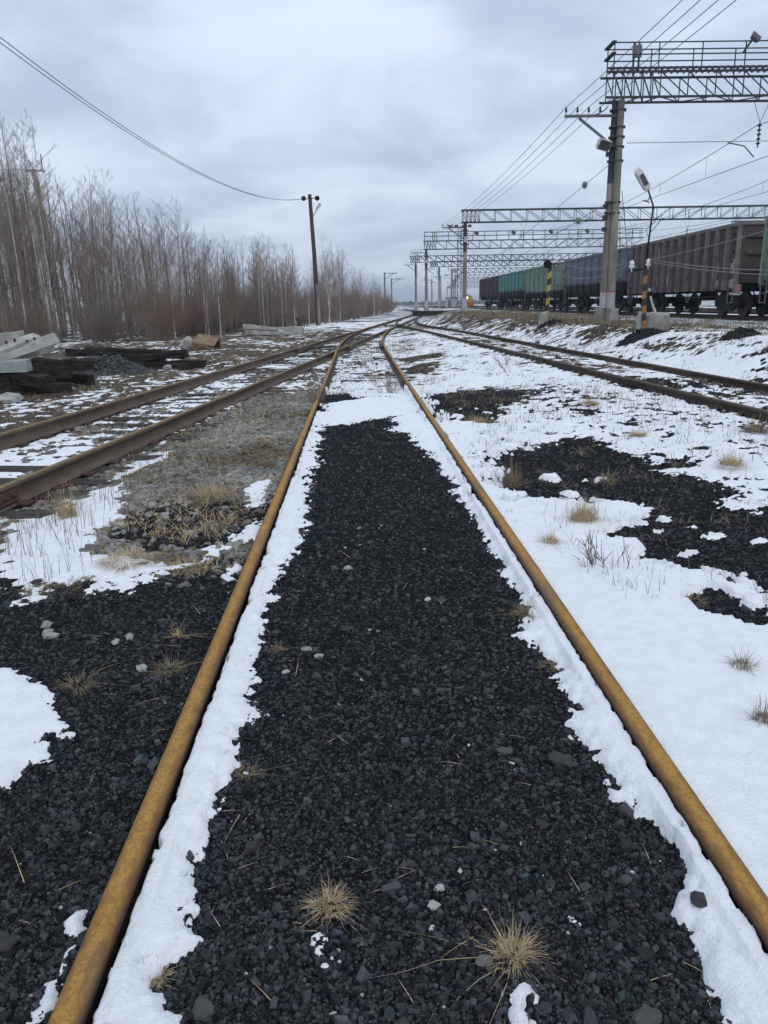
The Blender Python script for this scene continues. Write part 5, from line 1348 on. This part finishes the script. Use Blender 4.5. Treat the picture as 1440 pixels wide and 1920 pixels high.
def plant_tree(x, y, h, k, rot, label, cat='birch tree', group=None, name='birch_tree'):
    o = thing(name, label, cat, (x, y, zt(x, y) - .05), R(rot), group)
    s = h / 10.0; w = s * random.uniform(.85, 1.1)
    for nm, me in zip(('trunk', 'crown'), PROT[k]):
        c = new_obj(nm, me, o); c.scale = (w, w, s)
    return o
def zone(x, y):
    a = x / y
    if a < -.42: s = 'at the left edge before the leaning concrete pole'
    elif a < -.32: s = 'just right of the leaning concrete pole'
    elif a < -.22: s = 'behind the broken chunk and rusty steel box'
    elif a < -.13: s = 'behind the long concrete beams'
    elif a < -.085: s = 'just left of the dark wooden pole'
    elif a < -.03: s = 'just right of the dark wooden pole'
    else: s = 'at the far end of the wood'
    return s + (', in front' if y < 46 or (a > -.22 and y < 66) else ', farther back')
sp_lab = ['tallest bare birch near the left edge', 'tall bare birch right beside the leaning concrete pole', 'tall thin bare birch at the very left edge', 'bare birch cluster right of the leaning concrete pole',
          'slimmer bare birch beside the cluster right of the concrete pole', 'bare birch standing tallest in the middle of the left half', 'bare birch where the tree line starts to drop', 'nearer birch of the pale pair right of the wooden pole', 'farther birch of the pale pair right of the wooden pole']
for (x, y, h, k, r_), lab in zip(SPECIAL, sp_lab): plant_tree(x, y, h, k, r_, lab)
for i_, (x, y, h, k, r_) in enumerate(TREES):
    if y < 44.5 and i_ % 2: continue
    if y < 46: h *= .85
    birch = k in (0, 1, 4)
    plant_tree(x, y, h, k, r_, ('tall ' if h > 8.2 else 'short ' if h < 6.4 else 'middling ') + ('white-stemmed birch ' if birch else 'dark-stemmed bare tree ') + zone(x, y), 'birch tree' if birch else 'tree',
               'birches of the wood' if birch else 'dark stemmed trees of the wood', 'birch_tree' if birch else 'bare_tree')
def shrub_proto(seed, h, stems, m):
    rnd = random.Random(seed); cr = Fast()
    for s in range(stems):
        an = rnd.uniform(0, 6.28); el = rnd.uniform(.45, 1.3)
        d = Vector((math.cos(an) * math.cos(el), math.sin(an) * math.cos(el), math.sin(el)))
        grow(cr, Vector((rnd.uniform(-.35, .35), rnd.uniform(-.35, .35), -.05)), d, h * rnd.uniform(.6, 1.05), .0075, 0, rnd, .25)
    return cr.mesh('shrub', m)
SHR = [shrub_proto(201, 2.4, 52, M['twig_red']), shrub_proto(202, 2.2, 48, M['twig']), shrub_proto(203, 2.0, 46, M['twig_red']), shrub_proto(204, 2.4, 48, M['twig_grey'])]
FRONT = np.array([(-36, 36), (-20, 37.5), (-10.5, 39.5), (-6.6, 58), (-3.6, 83), (-1.4, 108), (1.6, 150), (3.2, 200)])
cum = np.r_[0, np.cumsum(np.hypot(*np.diff(FRONT, axis=0).T))]
rs = random.Random(77)
for i in range(290):
    s = cum[-1] * rs.random() ** 1.5; dd = abs(rs.gauss(0, 7.0))
    x = float(np.interp(s, cum, FRONT[:, 0])) - dd * .8; y = float(np.interp(s, cum, FRONT[:, 1])) + dd * .5 + rs.uniform(-.8, .8)
    k = rs.randrange(4)
    zl = zone(x, y)
    o = new_obj('bare_shrub', SHR[k], None, (x, y, zt(x, y)), (0, 0, rs.uniform(0, 6.28))); sc = rs.uniform(.55, 1.15) * (1.15 if y < 60 else 1.3)
    o.scale = (sc, sc, sc * rs.uniform(.85, 1.2))
    red = k in (0, 2)
    tag(o, ('tall ' if sc > 1.1 else 'low ' if sc < .8 else 'middling ') + ('reddish' if red else 'grey-brown') + ' bare shrub ' + zl, 'shrub', 'reddish undergrowth shrubs' if red else 'grey undergrowth shrubs')

# ------------------------------------------------------------------ dry grass
M['straw'] = mat('straw', (.54, .42, .25), (.38, .28, .16), 25, .8, spec=.2)
M['straw_dark'] = mat('straw_dark', (.30, .235, .15), (.20, .155, .10), 25, .85, spec=.2)
M['weed'] = mat('weed', (.12, .092, .070), (.19, .15, .115), 20, .85, spec=.2)
def blades(P, D, Ln, Wd, droop, seg=3):
    """ribbons: roots P, directions D, lengths, widths; two crossed faces are not needed at this size"""
    n = len(P); V = []; side = np.cross(D, np.array([[0, 0, 1.0]])); nn = np.linalg.norm(side, axis=1, keepdims=True); side = np.where(nn > 1e-3, side / np.maximum(nn, 1e-3), np.array([[1.0, 0, 0]]))
    rows = []
    for k in range(seg + 1):
        t = k / seg
        c = P + D * (Ln * t)[:, None] + np.array([[0, 0, -1.0]]) * (droop * Ln * t * t)[:, None]
        w = Wd * (1 - .85 * t)
        rows += [c - side * w[:, None], c + side * w[:, None]]
    V = np.stack(rows, 1).reshape(-1, 3); m_ = 2 * (seg + 1)
    b = (np.arange(n) * m_)[:, None]
    Fq = np.concatenate([np.concatenate([b + 2 * k, b + 2 * k + 1, b + 2 * k + 3, b + 2 * k + 2], 1) for k in range(seg)])
    return V, Fq
def tuft_mesh(n, ln, rad, flat, droop, m, wd=.0016, longs=0):
    n = int(n * 2.4); a = rng.uniform(0, 2 * math.pi, n) + .9 * rng.normal(size=1); el = np.clip(rng.normal(flat + .3, .4, n), .1, 1.52)
    D = np.stack([np.cos(a) * np.cos(el), np.sin(a) * np.cos(el), np.sin(el)], -1)
    P = np.stack([np.cos(a) * rad * rng.random(n) ** .6, np.sin(a) * rad * rng.random(n) ** .6, np.full(n, -.01)], -1)
    Ln = ln * rng.uniform(.3, 1.15, n)
    if longs:
        Ln[:longs] = ln * rng.uniform(1.8, 3.2, longs); el2 = rng.uniform(.1, .55, longs); a2 = a[:longs]
        D[:longs] = np.stack([np.cos(a2) * np.cos(el2), np.sin(a2) * np.cos(el2), np.sin(el2)], -1)
    V, Fq = blades(P, D, Ln, np.full(n, wd) * rng.uniform(.7, 1.2, n), np.full(n, droop + .35) * rng.uniform(.2, 2.0, n), 4)
    V += np.repeat(rng.normal(0, .003, (len(V) // 2, 3)), 2, 0)
    V[:, 2] = np.maximum(V[:, 2], .004)
    return np_mesh('grass_tuft', V, Fq, m, True)
def top_z(x, y):
    f, _, _ = fields(np.array([float(x)]), np.array([float(y)]))
    return zt(x, y) + (max(0.0, min(.034, .010 + float(f[0]) * .085)) if f[0] > 0 else 0)
TUFTS = [  # x, y, blades, length, root radius, elevation, droop, material, long stems, label
 (-.16, 1.68, 150, .085, .030, .75, .35, 'straw', 9, 'straw tuft with long trailing stems left of centre at the bottom'),
 (.29, 1.50, 190, .115, .032, .80, .35, 'straw', 9, 'largest straw tuft on the coal at the bottom centre'),
 (-.55, 1.45, 90, .085, .022, 1.1, 1.0, 'straw', 0, 'drooping straw tuft in the snow strip beside the left rail'),
 (.71, 3.56, 110, .13, .05, .85, .4, 'straw_dark', 4, 'brown tuft on the snow strip beside the right rail'),
 (.70, 3.01, 60, .075, .03, .7, .5, 'straw_dark', 0, 'small brown tuft at the edge of the right snow strip'),
 (1.47, 2.90, 120, .13, .04, .9, .3, 'straw_dark', 3, 'round tuft standing alone in the clean snow at right'),
 (1.35, 2.47, 90, .15, .035, 1.1, .3, 'straw_dark', 4, 'upright tuft in the snow at the right edge'),
 (1.04, 4.62, 140, .15, .05, .95, .25, 'straw', 3, 'pale round tuft in the snow right of the right rail'),
 (1.39, 5.15, 190, .26, .10, 1.1, .2, 'straw', 6, 'big pale tuft before the large coal patch'),
 (1.08, 6.30, 160, .34, .08, 1.25, .15, 'straw_dark', 6, 'tall brown tuft at the near edge of the large coal patch'),
 (-.48, 2.25, 50, .085, .02, .75, .4, 'straw_dark', 3, 'thin tuft on the coal beside the left snow strip'),
 (-.50, 3.21, 40, .08, .025, .6, .4, 'straw_dark', 2, 'small tuft on the coal farther along the left snow strip'),
 (-.93, 3.02, 70, .11, .04, .7, .4, 'straw_dark', 4, 'loose tuft on the coal left of the left rail'),
 (-.98, 3.35, 40, .10, .02, 1.0, .5, 'straw', 4, 'dry seed head stem on the coal left of the left rail'),
 (-1.27, 2.89, 60, .12, .05, .6, .5, 'straw_dark', 4, 'sprawling tuft above the lower left snow patch'),
 (-1.55, 4.40, 260, .13, .16, .6, .45, 'straw', 4, 'wide flattened straw tuft at the edge of the left snow field'),
 (-1.20, 4.34, 200, .13, .12, .7, .4, 'straw', 5, 'straw tuft beside the wide flattened one'),
 (-1.77, 3.97, 260, .13, .20, .5, .5, 'straw_dark', 3, 'long flattened straw mat at the left snow edge'),
 (-2.39, 5.60, 170, .30, .07, 1.3, .15, 'straw', 5, 'upright straw tuft in the left snow field'),
 (-1.42, 6.11, 260, .22, .15, .9, .35, 'straw', 6, 'large straw tuft on the grey ballast'),
 (-1.18, 5.2, 150, .15, .1, .8, .4, 'straw_dark', 4, 'brown tuft on the ballast near the left rail'),
 (4.02, 8.20, 220, .28, .13, .9, .3, 'straw_dark', 6, 'dark tuft in the snow at the right edge below the right track'),
 (2.79, 8.33, 130, .18, .09, .9, .3, 'straw', 3, 'small pale tuft in the middle of the right snow field'),
 (2.95, 10.93, 130, .2, .12, .8, .3, 'straw', 3, 'far pale tuft in the right snow field'),
 (1.58, 3.70, 90, .12, .08, .5, .5, 'straw_dark', 4, 'matted tuft on the small coal patch at right'),
 (1.9, 6.4, 120, .16, .1, .7, .4, 'straw_dark', 4, 'brown tuft on the large coal patch'),
 (3.05, 6.6, 150, .22, .1, .9, .3, 'straw', 3, 'pale tuft at the right end of the large coal patch'),
 (1.25, 9.9, 160, .18, .14, .8, .3, 'straw', 3, 'pale tuft on the small coal patch by the right rail')]
for (x, y, n_, ln, rd, el, dr, mm_, lg, lab) in TUFTS:
    o = new_obj('grass_tuft', tuft_mesh(n_, ln, rd, el, dr, M[mm_], .0007 + .00020 * y, lg), None, (x, y, top_z(x, y)))
    tag(o, lab, 'grass tuft')
def field_grass(name, n, box, cond, ln, m, label, tuftiness=6, el=.9, wd=.0016, droop=.3, seg=2):
    x0_, x1_, y0_, y1_ = box; k = n // tuftiness * 3
    cy_ = np.exp(rng.uniform(math.log(y0_), math.log(y1_), k)); cx_ = rng.uniform(x0_, x1_, k)
    f, cw_, gw_ = fields(cx_, cy_); ok = cond(cx_, cy_, f, cw_, gw_)
    cx_, cy_ = cx_[ok], cy_[ok]; cx_, cy_ = cx_[:n // tuftiness], cy_[:n // tuftiness]
    cl = rng.uniform(.35, 1.2, len(cx_))
    X = np.repeat(cx_, tuftiness); Y = np.repeat(cy_, tuftiness); S = np.repeat(cl, tuftiness); N_ = len(X)
    X = X + rng.normal(0, .02 + .004 * Y, N_); Y = Y + rng.normal(0, .02 + .004 * Y, N_)
    Z = terrain(X, Y)
    a = rng.uniform(0, 6.28, N_); e = np.clip(rng.normal(el, .3, N_), .1, 1.5)
    D = np.stack([np.cos(a) * np.cos(e), np.sin(a) * np.cos(e), np.sin(e)], -1)
    Ln = ln * S * rng.uniform(.5, 1.2, N_) * (1 + .012 * Y)
    V, Fq = blades(np.stack([X, Y, Z], -1), D, Ln, wd + .00022 * Y, np.full(N_, droop), seg)
    return tag(new_obj(name, np_mesh(name, V, Fq, m, True)), label, 'grass', kind='stuff')
rl = lambda x, y: (np.abs(x - xM(y) + .8) > .09) & (np.abs(x - xM(y) - .8) > .09) & (np.abs(x - xL(y) + .8) > .1) & (np.abs(x - xL(y) - .8) > .1) & (np.abs(x - xR(y) - .8) > .08) & (np.abs(x - xR(y) + .8) > .08)
field_grass('dry_grass', 26000, (-12, -1.0, 4.2, 48), lambda x, y, f, c, g: (f < .15) & (x < xM(y) - .9) & rl(x, y) & (c < .6) & (rng.random(len(x)) < np.where(np.abs(x - xL(y)) < .75, .25, np.where(x > xL(y), .42, .8))), .16, M['straw_dark'], 'dry brown grass beside and between the left tracks', 9, .8)
field_grass('dry_grass', 5000, (-3.4, -1.0, 4.2, 16), lambda x, y, f, c, g: (f < .1) & (x < xM(y) - .9) & (x > xL(y) + .9) & (fbm(x * 1.3, y * 1.3, 5, 2) > .05), .13, M['straw'], 'pale straw scattered over the grey ballast', 9, .6)
field_grass('dry_grass', 38000, (1.0, 15, 4.6, 60), lambda x, y, f, c, g: rl(x, y) & (x > xM(y) + 1.0) & (np.abs(x - xT(y)) > 2) & (rng.random(len(x)) < np.where(f < .10, np.where(y < 9, .22, .7), .34)), .14, M['straw_dark'], 'dry brown grass poking through the right snow field', 12, .8, .0012)
field_grass('dry_grass', 14000, (5, 13, 17, 75), lambda x, y, f, c, g: (x > xR(y) + 1.8) & (f < .2) & (np.abs(x - xT(y)) > 2), .22, M['straw_dark'], 'reddish brown grass swath on the embankment', 8, .9)
field_grass('dry_grass', 3600, (-1.0, 1.2, 13.5, 34), lambda x, y, f, c, g: rl(x, y), .13, M['straw_dark'], 'thin dry grass in the snow between the middle rails', 6, 1.0)
field_grass('bare_weeds', 420, (-3.3, -1.8, 3.8, 8.5), lambda x, y, f, c, g: (f > 0) & (x > xL(y) + .95) & (x < -1.75), .26, M['weed'], 'thin upright dead weed stems in the left snow field', 2, 1.4, .0011, .08, 3)
field_grass('bare_weeds', 3200, (1.1, 7, 3.6, 14), lambda x, y, f, c, g: (f > 0) & (x < xR(y) - 1) & (fbm(x * .8, y * .8, 15, 2) > -.05), .19, M['weed'], 'dead weed stems in the right snow field', 3, 1.1, .0011, .3, 3)
field_grass('bare_weeds', 46, (.98, 1.9, 2.2, 4.2), lambda x, y, f, c, g: (f > .1) & (x > xM(y) + .95), .075, M['weed'], 'few short dead stalks in the clean snow at near right', 2, 1.0, .0010, .5, 3)
field_grass('straw_litter', 130, (-1.4, .9, 1.2, 6), lambda x, y, f, c, g: (f < 0) & rl(x, y), .11, M['straw'], 'loose straw stalks lying on the coal', 1, .15, .0010, .12, 2)
# twiggy willow in the middle track, and a dark sapling before the wood
def twig_bush(name, x, y, h, n, m, label, cat, r=.004):
    rnd = random.Random(int(x * 100 + y)); c = Fast()
    for s in range(n):
        an = rnd.uniform(0, 6.28); el = rnd.uniform(.7, 1.4)
        grow(c, Vector((rnd.uniform(-.12, .12), rnd.uniform(-.08, .08), -.03)), Vector((math.cos(an) * math.cos(el), math.sin(an) * math.cos(el), math.sin(el))), h * rnd.uniform(.6, 1), r, 1, rnd, .3)
    return tag(new_obj(name, c.mesh(name, m), None, (x, y, zt(x, y))), label, cat)
twig_bush('willow_bush', .12, 13.5, .50, 26, M['twig'], 'small leafless willow bush between the rails of the middle track', 'bush')
twig_bush('willow_bush', -1.05, 12.2, .45, 22, M['twig'], 'small leafless bush just left of the middle track', 'bush')
twig_bush('willow_bush', 1.25, 4.15, .26, 12, M['weed'], 'low dead weed bush in the snow right of the right rail', 'bush', .0011)
twig_bush('willow_bush', 2.75, 17.0, .7, 8, M['weed'], 'bent bare switch in the snow left of the right track', 'bush')
twig_bush('dark_sapling', -5.2, 52, 1.6, 5, M['black'], 'dark bare sapling before the wood beside the long concrete beams', 'sapling', .02)

# single stones and lumps one can pick out
ST = [(-1.66, 3.50, .035, .30), (-1.62, 3.42, .03, .3), (-1.58, 3.36, .04, .33), (-1.25, 3.28, .028, .36), (-1.20, 3.33, .03, .33), (-1.05, 3.02, .03, .34), (-.36, 3.20, .026, .26), (-.30, 3.12, .024, .34), (-.43, 2.98, .02, .4), (-.22, 4.3, .03, .36),
      (.22, 3.78, .024, .45), (.58, 2.28, .05, .05), (.11, 1.66, .020, .38), (.13, 1.72, .016, .4), (.22, 1.48, .022, .12), (.02, 1.30, .035, .05), (.72, 2.02, .03, .06), (.55, 1.32, .034, .08), (-.42, 1.36, .032, .08), (.78, 1.62, .028, .05), (-.95, 1.55, .035, .05), (.4, 2.35, .03, .09)]
for i, (x, y, s, v) in enumerate(ST):
    m_ = mat('stone_%d' % i, (v * 1.0, v * .97, v * .92), (v * .7, v * .68, v * .64), 30, .85, .3, 90)
    o = put('loose_stone', chunk('loose_stone', (s, s * .75, s * .5), m_), (x, y, top_z(x, y) + s * .25), (0, 0, random.uniform(0, 180)),
            'loose pale stone lying on the black coal' if v > .2 else 'large dark coal lump on the coal bed', 'stone' if v > .2 else 'coal lump', 'pale stones on the coal' if v > .2 else 'coal lumps on the coal bed')

# ------------------------------------------------------------------ damp winter air
hm = bpy.data.materials.new('haze'); hm.use_nodes = True
hm.node_tree.nodes.clear()
_o = hm.node_tree.nodes.new('ShaderNodeOutputMaterial'); _v = hm.node_tree.nodes.new('ShaderNodeVolumePrincipled')
_v.inputs['Color'].default_value = (.82, .87, .95, 1); _v.inputs['Density'].default_value = .0006; _v.inputs['Anisotropy'].default_value = .2
hm.node_tree.links.new(_v.outputs[0], _o.inputs['Volume'])
hz_ = MB().box((100, 1400, 11), (7600, 3700, 28)).obj('haze', hm)
tag(hz_, 'thin grey damp air over the whole yard', 'haze', kind='stuff')
